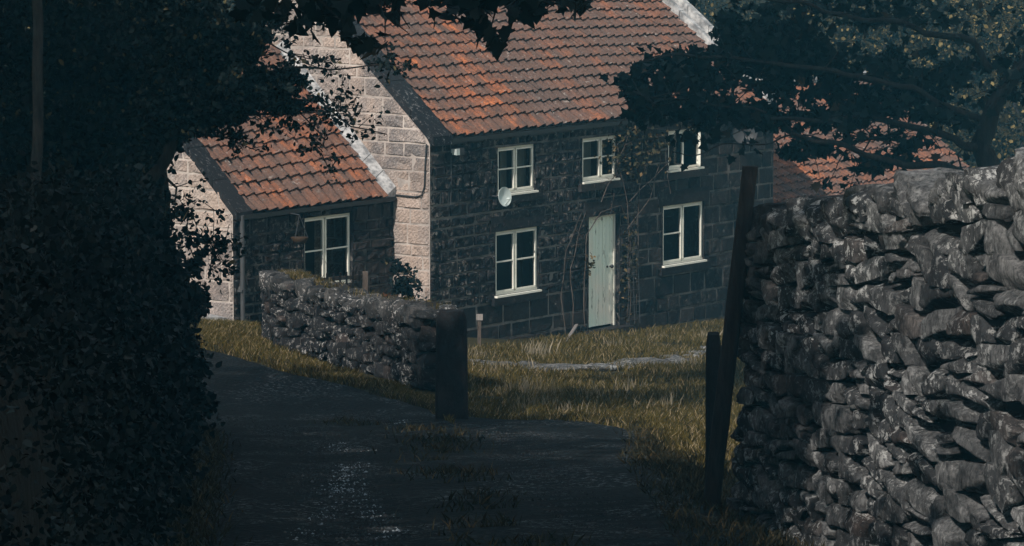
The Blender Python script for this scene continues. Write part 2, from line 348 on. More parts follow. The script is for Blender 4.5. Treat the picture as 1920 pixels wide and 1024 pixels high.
# ------------------------------------------------------------------ house helpers
def blockwall(mb, P, z0, z1, ext, openings, ch, lens, off, gap, seed, rough=0.012, smat=1, mmat=0, matfn=None):
    """coursed stone wall; P(t,z,out) gives points, ext(z)->(left,right)"""
    rr = random.Random(seed); z = z0; first = True
    while z < z1 - 0.02:
        h = rr.uniform(*ch); zt = z + h
        if z1 - zt < ch[0] * 0.5: zt = z1
        La, Ra = ext(z); Lb, Rb = ext(zt)
        lo, hi = min(La, Lb), max(Ra, Rb)
        cuts = [lo - rr.uniform(0, 0.3)]
        while cuts[-1] < hi: cuts.append(cuts[-1] + rr.uniform(*lens))
        for a, b in zip(cuts[:-1], cuts[1:]):
            cells = [(a, b, z, zt)]
            for (oa, ob, oz, ot) in openings:
                nc = []
                for (x0, x1, y0, y1) in cells:
                    if x1 <= oa or x0 >= ob or y1 <= oz or y0 >= ot: nc.append((x0, x1, y0, y1)); continue
                    if x0 < oa: nc.append((x0, oa, y0, y1))
                    if x1 > ob: nc.append((ob, x1, y0, y1))
                    xa, xb = max(x0, oa), min(x1, ob)
                    if y0 < oz: nc.append((xa, xb, y0, oz))
                    if y1 > ot: nc.append((xa, xb, ot, y1))
                cells = nc
            rn = (rr.random(), rr.random())
            for (x0, x1, y0, y1) in cells:
                E0, E1 = ext(y0), ext(y1)
                a0, a1 = max(x0, E0[0]), max(x0, E1[0]); b0, b1 = min(x1, E0[1]), min(x1, E1[1])
                if b0 - a0 < 0.004 and b1 - a1 < 0.004: continue
                b0 = max(a0, b0); b1 = max(a1, b1)
                mb.face([P(a0, y0, 0), P(b0, y0, 0), P(b1, y1, 0), P(a1, y1, 0)], mmat, [(a0, y0), (b0, y0), (b1, y1), (a1, y1)], rn)
                if (b0 - a0) + (b1 - a1) < 0.09 or y1 - y0 < 0.05: continue
                m_ = matfn(0.5 * (a0 + b0), 0.5 * (y0 + y1)) if matfn else smat
                gj = gap * rr.uniform(0.5, 1.3); nx, nz = 6, 4
                pro = off * rr.uniform(0.6, 1.35); tl = rr.uniform(-0.006, 0.006)
                rows, uvs = [], []
                c = [rr.uniform(-gap, gap) * 0.5 for _ in range(8)]
                for j in range(nz + 1):
                    v = j / nz; row, ur = [], []
                    for i in range(nx + 1):
                        u = i / nx
                        l = a0 + (a1 - a0) * v + gj / 2 + c[0] * (1 - v) + c[1] * v; r_ = b0 + (b1 - b0) * v - gj / 2 + c[2] * (1 - v) + c[3] * v
                        tt = l + (r_ - l) * u; zz = y0 + gj / 2 + (y1 - y0 - gj) * v + (c[4] * (1 - u) + c[5] * u) * 0.6
                        edge = i in (0, nx) or j in (0, nz)
                        # pull first and last inner ring towards the border
                        if not edge:
                            if i == 1: tt = l + min(0.025, (r_ - l) * .2)
                            if i == nx - 1: tt = r_ - min(0.025, (r_ - l) * .2)
                            if j == 1: zz = y0 + gj / 2 + 0.022
                            if j == nz - 1: zz = y1 - gj / 2 - 0.022
                        oo = -0.01 if edge else pro + tl * (u - 0.5) * 2 + rough * noise.noise(Vector((tt * 7, zz * 9, seed)))
                        row.append(P(tt, zz, oo)); ur.append((tt, zz))
                    rows.append(row); uvs.append(ur)
                mb.grid(rows, m_, uvs, rn, smooth=False)
        z = zt
def P_front(d0): return lambda t, z, o: H(t, d0 - o, z)
def P_gable(t0): return lambda d, z, o: H(t0 - o, d, z)     # faces -U ; param d increases away -> mirrored

def tiled_roof(mb, E0, E1, R0, R1, nx, ny, seed, greyfn=None, over=0.10):
    rr = random.Random(seed)
    def S(u, v):
        a = E0.lerp(E1, u); b = R0.lerp(R1, u); return a.lerp(b, v)
    nrm = (E1 - E0).cross(R0 - E0).normalized()
    if nrm.z < 0: nrm = -nrm
    sl = ((R0 - E0).length) / ny
    vo = over / (R0 - E0).length
    K = 8
    for j in range(ny):
        sag = 0
        for i in range(nx):
            rn = [rr.random(), rr.random() * 0.6]
            if greyfn: rn[1] = max(rn[1], greyfn(i + 0.5, j + 0.5, rr))
            dz = rr.uniform(-0.005, 0.006); tw = rr.uniform(-0.006, 0.006); sh = rr.uniform(-0.016, 0.016) / sl / ny
            rows, uvs = [], []
            for v_, lift in ((j / ny + sh - (vo if j == 0 else 0), 0.046), ((j + 0.5) / ny + sh, 0.018), ((j + 1.12) / ny + sh, -0.006)):
                row, ur = [], []
                for q in range(K + 1):
                    x = q / K; u = (i + x * 1.04 - 0.02) / nx
                    h = 0.066 * (0.5 + 0.5 * math.cos(2 * math.pi * (x - 0.20 - 0.1 * math.sin(2 * math.pi * x)))) ** 1.2
                    dip = 0.05 * noise.noise(Vector((u * nx * 0.12, v_ * ny * 0.2, seed)))
                    row.append(S(u, v_) + nrm * (h + lift + dz + tw * (x - .5) + dip)); ur.append((i + x, v_ * ny))
                rows.append(row); uvs.append(ur)
            mb.grid(rows, 0, uvs, tuple(rn))
            low = [p - nrm * 0.034 + (R0 - E0).normalized() * 0.006 for p in rows[0]]
            mb.grid([low, rows[0]], 0, [uvs[0], uvs[0]], tuple(rn), smooth=False)

def window(parent, t0, t1, z0, z1, rec, Pf, sill=True, bars='both', open_right=False, curtain=None, deep=0.0, lintel=True, mull=0.5):
    """timber casement window: frame mesh with casements, panes and sill as children"""
    w = t1 - t0; h = z1 - z0
    def bar(mb, a, b, c, d, o0, o1):   # box in wall coordinates; o = outwards
        p = Pf(a, c, o0); mb.box(p, Pf(b, c, o0) - p, Pf(a, d, o0) - p, Pf(a, c, o1) - p)
    fr = MB(); tk = 0.036; o0, o1 = -rec - 0.05, -rec
    bar(fr, t0, t1, z1 - tk, z1, o0, o1); bar(fr, t0, t1, z0, z0 + tk, o0, o1 + 0.012)
    bar(fr, t0, t0 + tk, z0 + tk, z1 - tk, o0, o1); bar(fr, t1 - tk, t1, z0 + tk, z1 - tk, o0, o1)
    tm = t0 + w * mull; bar(fr, tm - 0.016, tm + 0.016, z0 + tk, z1 - tk, o0, o1 - 0.004)
    f = part(fr, 'window', M['white'], parent)
    for side, (a, b) in enumerate(((t0 + tk, tm - 0.016), (tm + 0.016, t1 - tk))):
        c = MB(); s = 0.030; a += 0.004; b -= 0.004; c0, c1 = z0 + tk + 0.004, z1 - tk - 0.004
        q0, q1 = (-rec - 0.03, -rec + 0.016)
        if open_right and side == 1:
            # casement swung outwards about its right edge
            ang = R(38); hinge = b
            def Q(t, z, o, hinge=hinge, ang=ang):
                dt = t - hinge; return Pf(hinge + dt * math.cos(ang) + (o + rec) * math.sin(ang), z, -rec + (-dt) * math.sin(ang) + (o + rec) * math.cos(ang))
        else: Q = Pf
        def bq(mb, a_, b_, c_, d_, e0=q0, e1=q1, Q=Q):
            p = Q(a_, c_, e0); mb.box(p, Q(b_, c_, e0) - p, Q(a_, d_, e0) - p, Q(a_, c_, e1) - p)
        bq(c, a, b, c1 - s, c1); bq(c, a, b, c0, c0 + s * 1.2); bq(c, a, a + s, c0, c1); bq(c, b - s, b, c0, c1)
        if bars == 'both' or (bars == 'left' and side == 0):
            zm = (c0 + c1) / 2 + 0.02; bq(c, a + s, b - s, zm - 0.012, zm + 0.012, q0, q1 - 0.006)
        sub(c, 'casement', M['white'], f)
        gl = MB(); zz = [(c0 + s, c1 - s)]
        p = -rec - 0.006
        gl.face([Q(a + s, c0 + s, p), Q(b - s, c0 + s, p), Q(b - s, c1 - s, p), Q(a + s, c1 - s, p)])
        sub(gl, 'glass_pane', M['glass'], f)
    # reveals and soffit of the opening, in stone
    rv = MB(); back = -rec - 0.16
    for pts in (((t0, z0), (t0, z1)), ((t1, z1), (t1, z0)), ((t0, z1), (t1, z1)), ((t1, z0), (t0, z0))):
        (a, c), (b, d) = pts
        rv.face([Pf(a, c, 0.02), Pf(b, d, 0.02), Pf(b, d, back), Pf(a, c, back)])
    sub(rv, 'reveal', M['soot'], f)
    if sill:
        s = MB(); bar(s, t0 - 0.02, t1 + 0.02, z0 - 0.035, z0 - 0.002, -rec - 0.04, 0.075); sub(s, 'sill', M['white'], f)
        s = MB(); bar(s, t0 - 0.12, t1 + 0.14, z0 - 0.17, z0 - 0.037, -0.02, 0.085); sub(s, 'stone_sill', M['sootdressed'], f)
    if curtain:
        for (a, b) in curtain:
            cu = MB(); n = 14; rows = []
            for z in (z0 + 0.03, z1 - 0.03):
                rows.append([Pf(t0 + w * (a + (b - a) * i / n), z, -rec - 0.17 + 0.02 * math.sin(i * 1.9)) for i in range(n + 1)])
            cu.grid(rows); sub(cu, 'curtain', M['curtain'], f)
    return f
kg = N('window_glass', 0.06, 0.5)
tr = kg.new('ShaderNodeBsdfTransparent'); tr.inputs[0].default_value = (0.75, 0.8, 0.8, 1); gls = kg.new('ShaderNodeBsdfGlossy'); gls.inputs['Roughness'].default_value = 0.05
fre = kg.new('ShaderNodeFresnel'); fre.inputs[0].default_value = 1.45; mx = kg.new('ShaderNodeMixShader')
kg.link(fre.outputs[0], mx.inputs[0]); kg.link(tr.outputs[0], mx.inputs[1]); kg.link(gls.outputs[0], mx.inputs[2])
kg.link(mx.outputs[0], kg.n['Material Output'].inputs[0]); M['glass'] = kg.m

# ------------------------------------------------------------------ main cottage
TR = onfront(1450, 300)[0]                        # right end of the front
ZE = onfront(835, 255)[1]                         # eaves
HD = 2.95; ROOF_L, ROOF_R = math.tan(R(42.0)), math.tan(R(37.5))
def Zr(t): return ZE + HD * (ROOF_L + (ROOF_R - ROOF_L) * t / TR)
ZB = g(H(0, 0, 0).x, 72) - 1.2
print('TR', TR, 'ZE', ZE, 'ground', g(H(0, 0, 0).x, 72.7))
house = thing('stone_cottage', H(0, 0, g(H(0, 0, 0).x, 72.7)), 'two storey stone cottage with orange pantile roof and pale green door', 'cottage')
rec = 0.03
def wbox(lt, rb, rec=rec):
    a = onfront(*lt, d=rec); b = onfront(*rb, d=rec); return (a[0], b[0], b[1], a[1])
WUL = wbox((929, 277), (1000, 356)); WLL = wbox((925, 435), (1006, 542)); WUM = wbox((1088, 260), (1153, 333))
WUR = wbox((1249, 246), (1311, 312)); WLR = wbox((1239, 387), (1316, 486)); DOOR = wbox((1094, 407), (1152, 609), 0.10)
mb = MB()
def fmat(t, z): return 2 if (z < WLL[2] - 0.15 and t > 1.2) or t > WLR[0] - 0.5 else 1
TS = DOOR[1] + 0.55; ZS = WLL[2] - 0.12
blockwall(mb, P_front(0), ZS, ZE, lambda z: (0, TS), [WUL, WLL, WUM, WUR, WLR, DOOR], (0.15, 0.27), (0.18, 0.58), 0.026, 0.02, 3, 0.05, matfn=fmat)
blockwall(mb, P_front(0), ZS, ZE, lambda z: (TS, TR), [WUR, WLR], (0.24, 0.34), (0.36, 0.8), 0.012, 0.018, 4, 0.016, matfn=lambda t, z: 2)
blockwall(mb, P_front(0), ZB, ZS, lambda z: (0, TR), [DOOR], (0.26, 0.34), (0.36, 0.8), 0.012, 0.018, 5, 0.016, matfn=lambda t, z: 2)
part(mb, 'front_wall', [M['sootmortar'], M['soot'], M['sootdressed']], house)
def gext(z):
    k = (Zr(0) - ZE) / HD
    if z <= ZE: return (0, 2 * HD)
    return ((z - ZE) / k, 2 * HD - (z - ZE) / k)
mb = MB(); blockwall(mb, P_gable(0), ZB, Zr(0) - 0.02, gext, [], (0.17, 0.37), (0.22, 0.9), 0.014, 0.010, 11, 0.026)
part(mb, 'gable_wall', [M['sandmortar'], M['sand']], house)
mb = MB()                                          # back and right hand walls, upper floor
P = lambda t, d, z: H(t, d, z)
mb.face([H(0, 2*HD, ZB), H(TR, 2*HD, ZB), H(TR, 2*HD, ZE), H(0, 2*HD, ZE)], 0)
mb.face([H(TR, 0, ZB), H(TR, 2*HD, ZB), H(TR, 2*HD, ZE), H(TR, HD, Zr(TR)), H(TR, 0, ZE)], 0)
part(mb, 'rear_wall', M['sootdressed'], house)
mb = MB()
zf = (WUL[2] + WLL[3]) / 2; mb.box(H(0.3, 0.3, zf), U * (TR - 0.6), V * (2*HD - 0.6), Vector((0, 0, 0.15)))
for tt in (2.9, 6.4): mb.box(H(tt, 0.3, ZB), U * 0.15, V * (2*HD - 0.6), Vector((0, 0, ZE - ZB)))
part(mb, 'inner_wall', M['interior'], house)
def grey(i, j, rr):
    d = abs(i - 12.6 - 0.03 * j); return (1.05 - d * 0.16 + rr.uniform(-0.25, 0.05)) if d < 2.5 else (.42 + rr.random() * 0.42 if i > 12 else rr.random() * 0.6)
cp = 0.5
E0 = H(cp, -0.0, ZE + 0.02); E1 = H(TR - 0.38, 0.0, ZE + 0.02); R0 = H(cp, HD, Zr(0) + 0.02); R1 = H(TR - 0.38, HD, Zr(TR) + 0.02)
mb = MB(); tiled_roof(mb, E0, E1, R0, R1, 38, 15, 21, grey, 0.08)
roof = part(mb, 'roof', M['tile'], house)
mb = MB(); mb.face([H(0.02, -0.05, ZE - 0.02), H(TR, -0.05, ZE - 0.02), H(TR, HD, Zr(TR) - 0.04), H(0.02, HD, Zr(0) - 0.04)])
B0, B1 = H(0, 2*HD + 0.1, ZE), H(TR, 2*HD + 0.1, ZE); mb.face([B0, B1, H(TR, HD, Zr(TR) - 0.04), H(0, HD, Zr(0) - 0.04)])
sub(mb, 'rear_slope', M['gap'], roof)
# ridge
mb = MB(); mb.tube([H(cp + i * 0.5, HD, Zr(cp + i * .5) + 0.08 + 0.01 * (i % 2)) for i in range(int((TR - cp) / 0.5) + 1)], 0.11, 8); sub(mb, 'ridge', M['tile'], roof)
def coping(name, t0, t1, zf, hd, mats, n, th, up, parent, d0=-0.1, jit=0.0, d1=None):
    mb = MB(); d1 = hd if d1 is None else d1
    for i in range(n):
        a = d0 + (d1 - d0) * i / n; b = d0 + (d1 - d0) * (i + 1) / n - 0.012
        j = rng.uniform(-jit, jit); o = H(t0 + j, a, zf(a) + up)
        mb.box(o, U * (t1 - t0), H(t0 + j, b, zf(b) + up) - o, Vector((0, 0, th + rng.uniform(0, jit))))
    return part(mb, name, mats, parent)
kL = (Zr(0) - ZE) / HD; kR = (Zr(TR) - ZE) / HD
c1 = coping('coping', -0.035, cp - 0.02, lambda d: ZE + kL * d, HD, M['coping'], 6, 0.15, -0.03, house, -0.12, 0.012); c1['label'] = 'dark mossy stone coping along the near gable'
c2 = coping('coping', TR - 0.38, TR - 0.25, lambda d: ZE + kR * d, HD, M['palecoping'], 6, 0.15, 0.04, house, -0.1, 0.012); c2['label'] = 'pale cement coping along the far gable'
mb = MB()
for i in range(6):
    o = H(TR - 0.13, HD * i / 6 - .05, ZE + kR * HD * i / 6 + 0.02); mb.box(o, U * 0.15, H(0, HD / 6 - 0.012, kR * (HD / 6 - .012)) - H(0, 0, 0), Vector((0, 0, 0.24 + rng.uniform(-.012, .012))), rnd=(rng.random(), .2))
part(mb, 'gable_parapet', M['palecoping'], house)
mb = MB(); o = H(TR - 0.25, 0, ZE + .02); mb.box(o, U * .12, H(TR - .25, HD, ZE + kR * HD + .02) - o, Vector((0, 0, .06))); part(mb, 'verge_gutter', M['coping'], house)  # dark strip in the gap between coping and parapet
# rear side copings
mb = MB(); o = H(-0.035, 2*HD + 0.1, ZE - 0.05); mb.box(o, U * 0.45, H(-0.035, HD, Zr(0) - 0.03) - o, Vector((0, 0, 0.16))); part(mb, 'coping', M['coping'], house)
# eaves: gutter + brackets
mb = MB(); mb.box(H(0.05, -0.11, ZE - 0.12), U * (TR - 0.1), V * 0.075, Vector((0, 0, 0.07))); mb.box(H(0.0, -0.03, ZE - 0.16), U * TR, V * 0.03, Vector((0, 0, 0.14)))
part(mb, 'gutter', M['gutter'], house)
Pf = P_front(0)
window(house, *WUL, rec, Pf, curtain=[(0.02, 0.09), (0.32, 0.47), (0.72, 0.98)])
window(house, *WLL, rec, Pf, curtain=None, mull=0.48)
window(house, *WUM, rec, Pf, curtain=[(0.03, 0.12), (0.3, 0.5)], mull=0.56)
window(house, *WUR, rec, Pf, open_right=True, bars='none', mull=0.52)
window(house, *WLR, rec, Pf, bars='left', mull=0.50)
# door
t0, t1, z0, z1 = DOOR; nb = 8
fr = MB()
def wb(mb, a, b, c, d, o0, o1, Pf=Pf):
    p = Pf(a, c, o0); mb.box(p, Pf(b, c, o0) - p, Pf(a, d, o0) - p, Pf(a, c, o1) - p)
dj = 0.05
for i in range(nb):
    a = t0 + dj + (t1 - t0 - 2 * dj) * i / nb; b = t0 + dj + (t1 - t0 - 2 * dj) * (i + 1) / nb - 0.009
    wb(fr, a, b, z0 + 0.03 + rng.uniform(0, 0.008), z1 - dj, -0.14, -0.10 + rng.uniform(-0.002, 0.002))
wb(fr, t0 + dj, t1 - dj, z0 + 0.03, z1 - dj, -0.16, -0.135)
door = part(fr, 'door', M['door'], house)
mb = MB(); wb(mb, t0, t0 + dj - 0.004, z0, z1, -0.16, -0.085); wb(mb, t1 - dj + 0.004, t1, z0, z1, -0.16, -0.085); wb(mb, t0 + dj, t1 - dj, z1 - dj + 0.004, z1, -0.16, -0.085)
sub(mb, 'door_frame', M['white'], door)
mb = MB(); kx, kz = t1 - dj - 0.10, z0 + (z1 - z0) * 0.53
mb.tube([Pf(kx, kz, -0.10), Pf(kx, kz, -0.07), Pf(kx, kz, -0.065), Pf(kx, kz, -0.035), Pf(kx, kz, -0.03)], [0.014, 0.014, 0.032, 0.034, 0.01], 10); mb.tube([Pf(kx - 0.09, kz, -0.10), Pf(kx - 0.09, kz, -0.085)], 0.02, 8)
sub(mb, 'door_knob', M['iron'], door)
mb = MB(); rb_ = -0.3
for (a, c), (b, d) in (((t0, z0), (t0, z1)), ((t1, z1), (t1, z0)), ((t0, z1), (t1, z1))): mb.face([Pf(a, c, 0.02), Pf(b, d, 0.02), Pf(b, d, rb_), Pf(a, c, rb_)])
sub(mb, 'reveal', M['soot'], door)
mb = MB(); wb(mb, t0 - 0.15, t1 + 0.18, z0 - 0.18, z0 - 0.004, -0.2, 0.22); sub(mb, 'doorstep', M['sootdressed'], door)
for (a, b, z_) in ((WLL[0] - .15, WLL[1] + .15, WLL[3]), (WLR[0] - .15, WLR[1] + .15, WLR[3]), (DOOR[0] - .15, DOOR[1] + .15, DOOR[3])):
    mb = MB(); wb(mb, a, b, z_ + 0.004, z_ + 0.27, -0.02, 0.032); part(mb, 'lintel', M['sootdressed'], house)
# quoins at the corner, lit on the gable side: covered by the gable blocks

# ------------------------------------------------------------------ lower wing on the left of the gable
AD = 0.80; AT = onfront(437, 480, AD)[0]; AZ = onfront(738, 362, AD)[1]; AH = 2.5; AK = math.tan(R(44.5))
print('AT', AT, 'AZ', AZ)
annex = thing('stone_annex', H(AT, AD, g(H(AT, AD, 0).x, 70)), 'low stone annex with orange pantile roof built against the cottage gable', 'annex')
a = onfront(565, 409, AD + 0.05); b = onfront(656, 524, AD + 0.05); WA = (a[0], b[0], b[1] - 0.05, a[1])
mb = MB(); PA = P_front(AD); AB = ZB + 0.2
blockwall(mb, PA, AB, AZ, lambda z: (AT, 0), [WA], (0.16, 0.28), (0.18, 0.58), 0.024, 0.02, 33, 0.045, matfn=lambda t, z: 2 if t > -1.4 else 1)
part(mb, 'front_wall', [M['sootmortar'], M['soot'], M['sootdressed']], annex)
mb = MB()
def aext(z):
    if z <= AZ: return (AD, AD + 2 * AH)
    return (AD + (z - AZ) / AK, AD + 2 * AH - (z - AZ) / AK)
blockwall(mb, P_gable(AT), AB, AZ + AH * AK - .02, aext, [], (0.20, 0.37), (0.24, 0.9), 0.014, 0.010, 44, 0.026)
part(mb, 'gable_wall', [M['sandmortar'], M['sand']], annex)
mb = MB(); E0 = H(AT + 0.36, AD, AZ + 0.02); E1 = H(-0.30, AD, AZ + 0.02); R0 = H(AT + 0.36, AD + AH, AZ + AH * AK + .02); R1 = H(-0.30, AD + AH, AZ + AH * AK + .02)
tiled_roof(mb, E0, E1, R0, R1, 13, 13, 55, lambda i, j, rr: rr.random() * 0.8, 0.10)
roof = part(mb, 'roof', M['tile'], annex)
mb = MB(); mb.face([H(AT + .02, AD - .04, AZ - .02), H(-0.01, AD - .04, AZ - .02), H(-0.01, AD + AH, AZ + AH * AK - .04), H(AT + .02, AD + AH, AZ + AH * AK - .04)])
mb.face([H(AT, AD + 2 * AH, AZ), H(-0.01, AD + 2 * AH, AZ), H(-0.01, AD + AH, AZ + AH * AK - .04), H(AT, AD + AH, AZ + AH * AK - .04)]); sub(mb, 'rear_slope', M['gap'], roof)
coping('coping', AT - 0.03, AT + 0.38, lambda d: AZ + AK * (d - AD), AD + AH, M['coping'], 5, 0.13, -0.03, annex, AD - 0.1, 0.012)
mb = MB(); n = 9
for i in range(n):                                    # cement fillet leaning on the cottage gable
    d0_ = AD - 0.08 + AH * i / n; d1_ = AD - 0.08 + AH * (i + 1) / n - 0.012; j = rng.uniform(-.015, .015)
    A = lambda d, t, up: H(t, d, AZ + AK * (d - AD) + up)
    mb.face([A(d0_, -0.30 + j, 0.05), A(d0_, -0.03, 0.20), A(d1_, -0.03, 0.20), A(d1_, -0.30 + j, 0.05)], rnd=(rng.random(), .5))
    mb.face([A(d0_, -0.30 + j, 0.05), A(d0_, -0.30 + j, -0.05), A(d0_, -0.03, -0.05), A(d0_, -0.03, 0.20)])
    mb.face([A(d1_, -0.30 + j, 0.05), A(d1_, -0.30 + j, -0.05), A(d0_, -0.30 + j, -0.05), A(d0_, -0.30 + j, 0.05)])
part(mb, 'cement_flashing', M['palecoping'], annex)
mb = MB(); mb.box(H(AT + .05, AD - 0.11, AZ - 0.12), U * (-AT - 0.1), V * 0.075, Vector((0, 0, 0.07))); part(mb, 'gutter', M['gutter'], annex)
window(annex, *WA, 0.05, PA, sill=False, curtain=None, mull=0.46)
mb = MB(); mb.box(H(AT + .2, AD + 1.6, AB), U * (-AT - .4), V * .1, Vector((0, 0, AZ - AB))); part(mb, 'inner_wall', M['interior'], annex)
# downpipe
tp, zp = onfront(455, 430, AD - 0.1); zg = g(H(tp, AD, 0).x, 69.5)
mb = MB(); mb.tube([H(tp, AD - 0.09, zg - .1), H(tp, AD - 0.09, AZ - 0.35), H(tp - 0.02, AD - 0.10, AZ - 0.05)], 0.04, 8)
for zz in (zg + 0.5, zg + 1.3): mb.box(H(tp - 0.06, AD - 0.12, zz), U * 0.12, V * 0.12, Vector((0, 0, 0.04)))
part(mb, 'downpipe', M['pipe'], annex)

# ------------------------------------------------------------------ outbuilding beyond the far gable
BT0 = TR + 0.02; BT1 = TR + 8.8; BZ = onfront(1460, 398, 0.6)[1]; BH = 2.75; BK = math.tan(R(37))
barn = thing('stone_outbuilding', H(BT0, 0.6, -10.2), 'low outbuilding with pantile roof beyond the far end of the cottage', 'outbuilding')
mb = MB(); blockwall(mb, P_front(0.6), -11.2, BZ, lambda z: (BT0, BT1), [], (0.2, 0.3), (0.35, 0.7), 0.014, 0.02, 61, 0.02); part(mb, 'front_wall', [M['sootmortar'], M['soot']], barn)
mb = MB(); mb.face([H(BT1, .6, -11.2), H(BT1, .6 + 2 * BH, -11.2), H(BT1, .6 + 2 * BH, BZ), H(BT1, .6 + BH, BZ + BH * BK), H(BT1, .6, BZ)]); mb.face([H(BT0, .6 + 2 * BH, -11.2), H(BT1, .6 + 2 * BH, -11.2), H(BT1, .6 + 2 * BH, BZ), H(BT0, .6 + 2 * BH, BZ)])
part(mb, 'end_wall', M['sootdressed'], barn)
mb = MB(); tiled_roof(mb, H(BT0, .6, BZ + .02), H(BT1, .6, BZ + .02), H(BT0, .6 + BH, BZ + BH * BK), H(BT1, .6 + BH, BZ + BH * BK), 37, 16, 71, lambda i, j, rr: rr.random() * 0.8, 0.12)
roof = part(mb, 'roof', M['tile'], barn)
mb = MB(); mb.face([H(BT0, .55, BZ - .02), H(BT1, .55, BZ - .02), H(BT1, .6 + BH, BZ + BH * BK - .05), H(BT0, .6 + BH, BZ + BH * BK - .05)])
mb.face([H(BT0, .6 + 2 * BH, BZ), H(BT1, .6 + 2 * BH, BZ), H(BT1, .6 + BH, BZ + BH * BK - .05), H(BT0, .6 + BH, BZ + BH * BK - .05)]); sub(mb, 'rear_slope', M['gap'], roof)
mb = MB(); mb.tube([H(BT0 + i * .45, .6 + BH, BZ + BH * BK + .07 + .012 * (i % 2)) for i in range(20)], 0.10, 8); sub(mb, 'ridge', M['palecoping'], roof)

# ------------------------------------------------------------------ fittings on the walls
def dish(name, t, z, out, r, mat, label, az=0.0, el=0.0, Pf=Pf, face=None):
    c = Pf(t, z, out); root = thing(name, Pf(t, z, 0), label, 'satellite dish')
    nv = Vector(face).normalized(); x = nv.cross(Vector((0, 0, 1))).normalized(); y = x.cross(nv)
    mb = MB(); rows = []
    for i in range(7):
        rr_ = r * i / 6; dep = 0.22 * r * (i / 6) ** 2
        rows.append([c + nv * dep + (x * math.cos(2*math.pi*k/24) + y * math.sin(2*math.pi*k/24)) * max(rr_, 0.002) for k in range(24)])
    mb.grid(rows, close=True); rows2 = [[p - nv * 0.008 for p in q] for q in rows][::-1]; mb.grid(rows2, close=True)
    mb.grid([rows[-1], rows2[0]], close=True)
    part(mb, 'reflector', mat, root)
    mb = MB(); mb.tube([c - nv * 0.01, Pf(t - 0.02, z, out * 0.4), Pf(t - 0.02, z, 0)], 0.018, 6); part(mb, 'wall_bracket', M['iron'], root)
    mb = MB(); mb.tube([c + nv * 0.005 - y * r * 0.9, c + nv * r * 0.9 - y * 0.25 * r], 0.012, 5); e = c + nv * r * 0.9 - y * .25 * r; mb.tube([e, e - nv * 0.07], 0.022, 8); part(mb, 'receiver_arm', mat, root)
    return root
t_, z_ = onfront(944, 369, -0.25); dish('satellite_dish', t_, z_, 0.25, 0.17, M['dish'], 'small round white dish on a bracket below the upper left window', face=(0.72, -0.62, 0.1))
t_, z_ = onfront(1397, 247, -0.2); dish('satellite_dish', t_, z_, 0.2, 0.24, M['darkdish'], 'dark satellite dish under the eaves near the far corner of the cottage', face=(-0.1, -1.0, 0.1))
t_, z_ = onfront(859, 284, -0.06); lm = thing('wall_lamp', Pf(t_, z_, 0), 'small floodlight fixed under the eaves near the gable corner', 'wall lamp')
mb = MB(); mb.box(Pf(t_ - .1, z_ - .06, .03), U * .2, NF * .09, Vector((0, 0, .12))); part(mb, 'housing', M['iron'], lm)
mb = MB(); mb.box(Pf(t_ - .14, z_ - .055, .125), U * .09, NF * .012, Vector((0, 0, .11))); mb.box(Pf(t_ - .125, z_ - .05, .02), -U * .02, NF * .1, Vector((0, 0, .1))); part(mb, 'lens', M['dish'], lm)
d1_, z1_ = ongable(801, 270, -.02); d2_, z2_ = ongable(797, 350, -.02); d3_, z3_ = ongable(738, 366, -.02)
mb = MB(); mb.tube([H(-.04, d1_, z1_), H(-.04, d1_ + .03, (z1_ + z2_) / 2), H(-.04, d2_, z2_), H(-.04, d2_ + .06, z3_ + .03), H(-.04, d2_ + .2, z3_), H(-.04, d3_, z3_ + .01)], 0.014, 6); tag(mb.build('wall_cable', M['iron']), 'black cable clipped down the sunlit gable corner', 'cable')
t_, z_ = onfront(845, 330, -.03); mb = MB(); mb.tube([Pf(t_, z_ + .55, .03), Pf(t_ + .01, z_, .035), Pf(t_, z_ - .5, .03)], 0.008, 5); tag(mb.build('wall_cable', M['pipe']), 'thin grey cable down the dark front wall beside the corner', 'cable')
pw = G(898, 652); mp = thing('marker_post', pw, 'short pale post with square cap beside the cottage front', 'marker post')
zt_ = W(898, 600, pw.y).z
mb = MB(); mb.box(pw + Vector((-.03, -.03, -.1)), (0.06, 0, 0), (0, 0.06, 0), (0.01, 0, zt_ - pw.z + .1)); part(mb, 'post', M['wood'], mp)
mb = MB(); mb.box(Vector((pw.x - .045, pw.y - .05, zt_)), (0.11, 0, 0), (0, 0.1, 0), (0, 0, 0.095)); part(mb, 'cap', M['drytwig'], mp)
t_, z_ = onfront(566, 446, AD - .35); hb = thing('hanging_basket', H(t_, AD, z_), 'small hanging basket on wires beside the annex window', 'hanging basket')
c = H(t_, AD - .3, z_); mb = MB(); mb.grid([[c + Vector((math.cos(a_ * .5236) * r_, math.sin(a_ * .5236) * r_, z2)) for a_ in range(12)] for r_, z2 in ((.02, -.11), (.1, -.09), (.15, 0), (.145, .01), (.02, .02))], close=True); part(mb, 'bowl', M['leafrust'], hb)
mb = MB()
for q in (0, 2.1, 4.2): mb.tube([c + Vector((math.cos(q) * .14, math.sin(q) * .14, 0)), c + Vector((0, 0, .38))], .006, 4)
mb.tube([c + Vector((0, 0, .38)), H(t_, AD, z_ + .40)], .012, 5); part(mb, 'wires', M['iron'], hb)

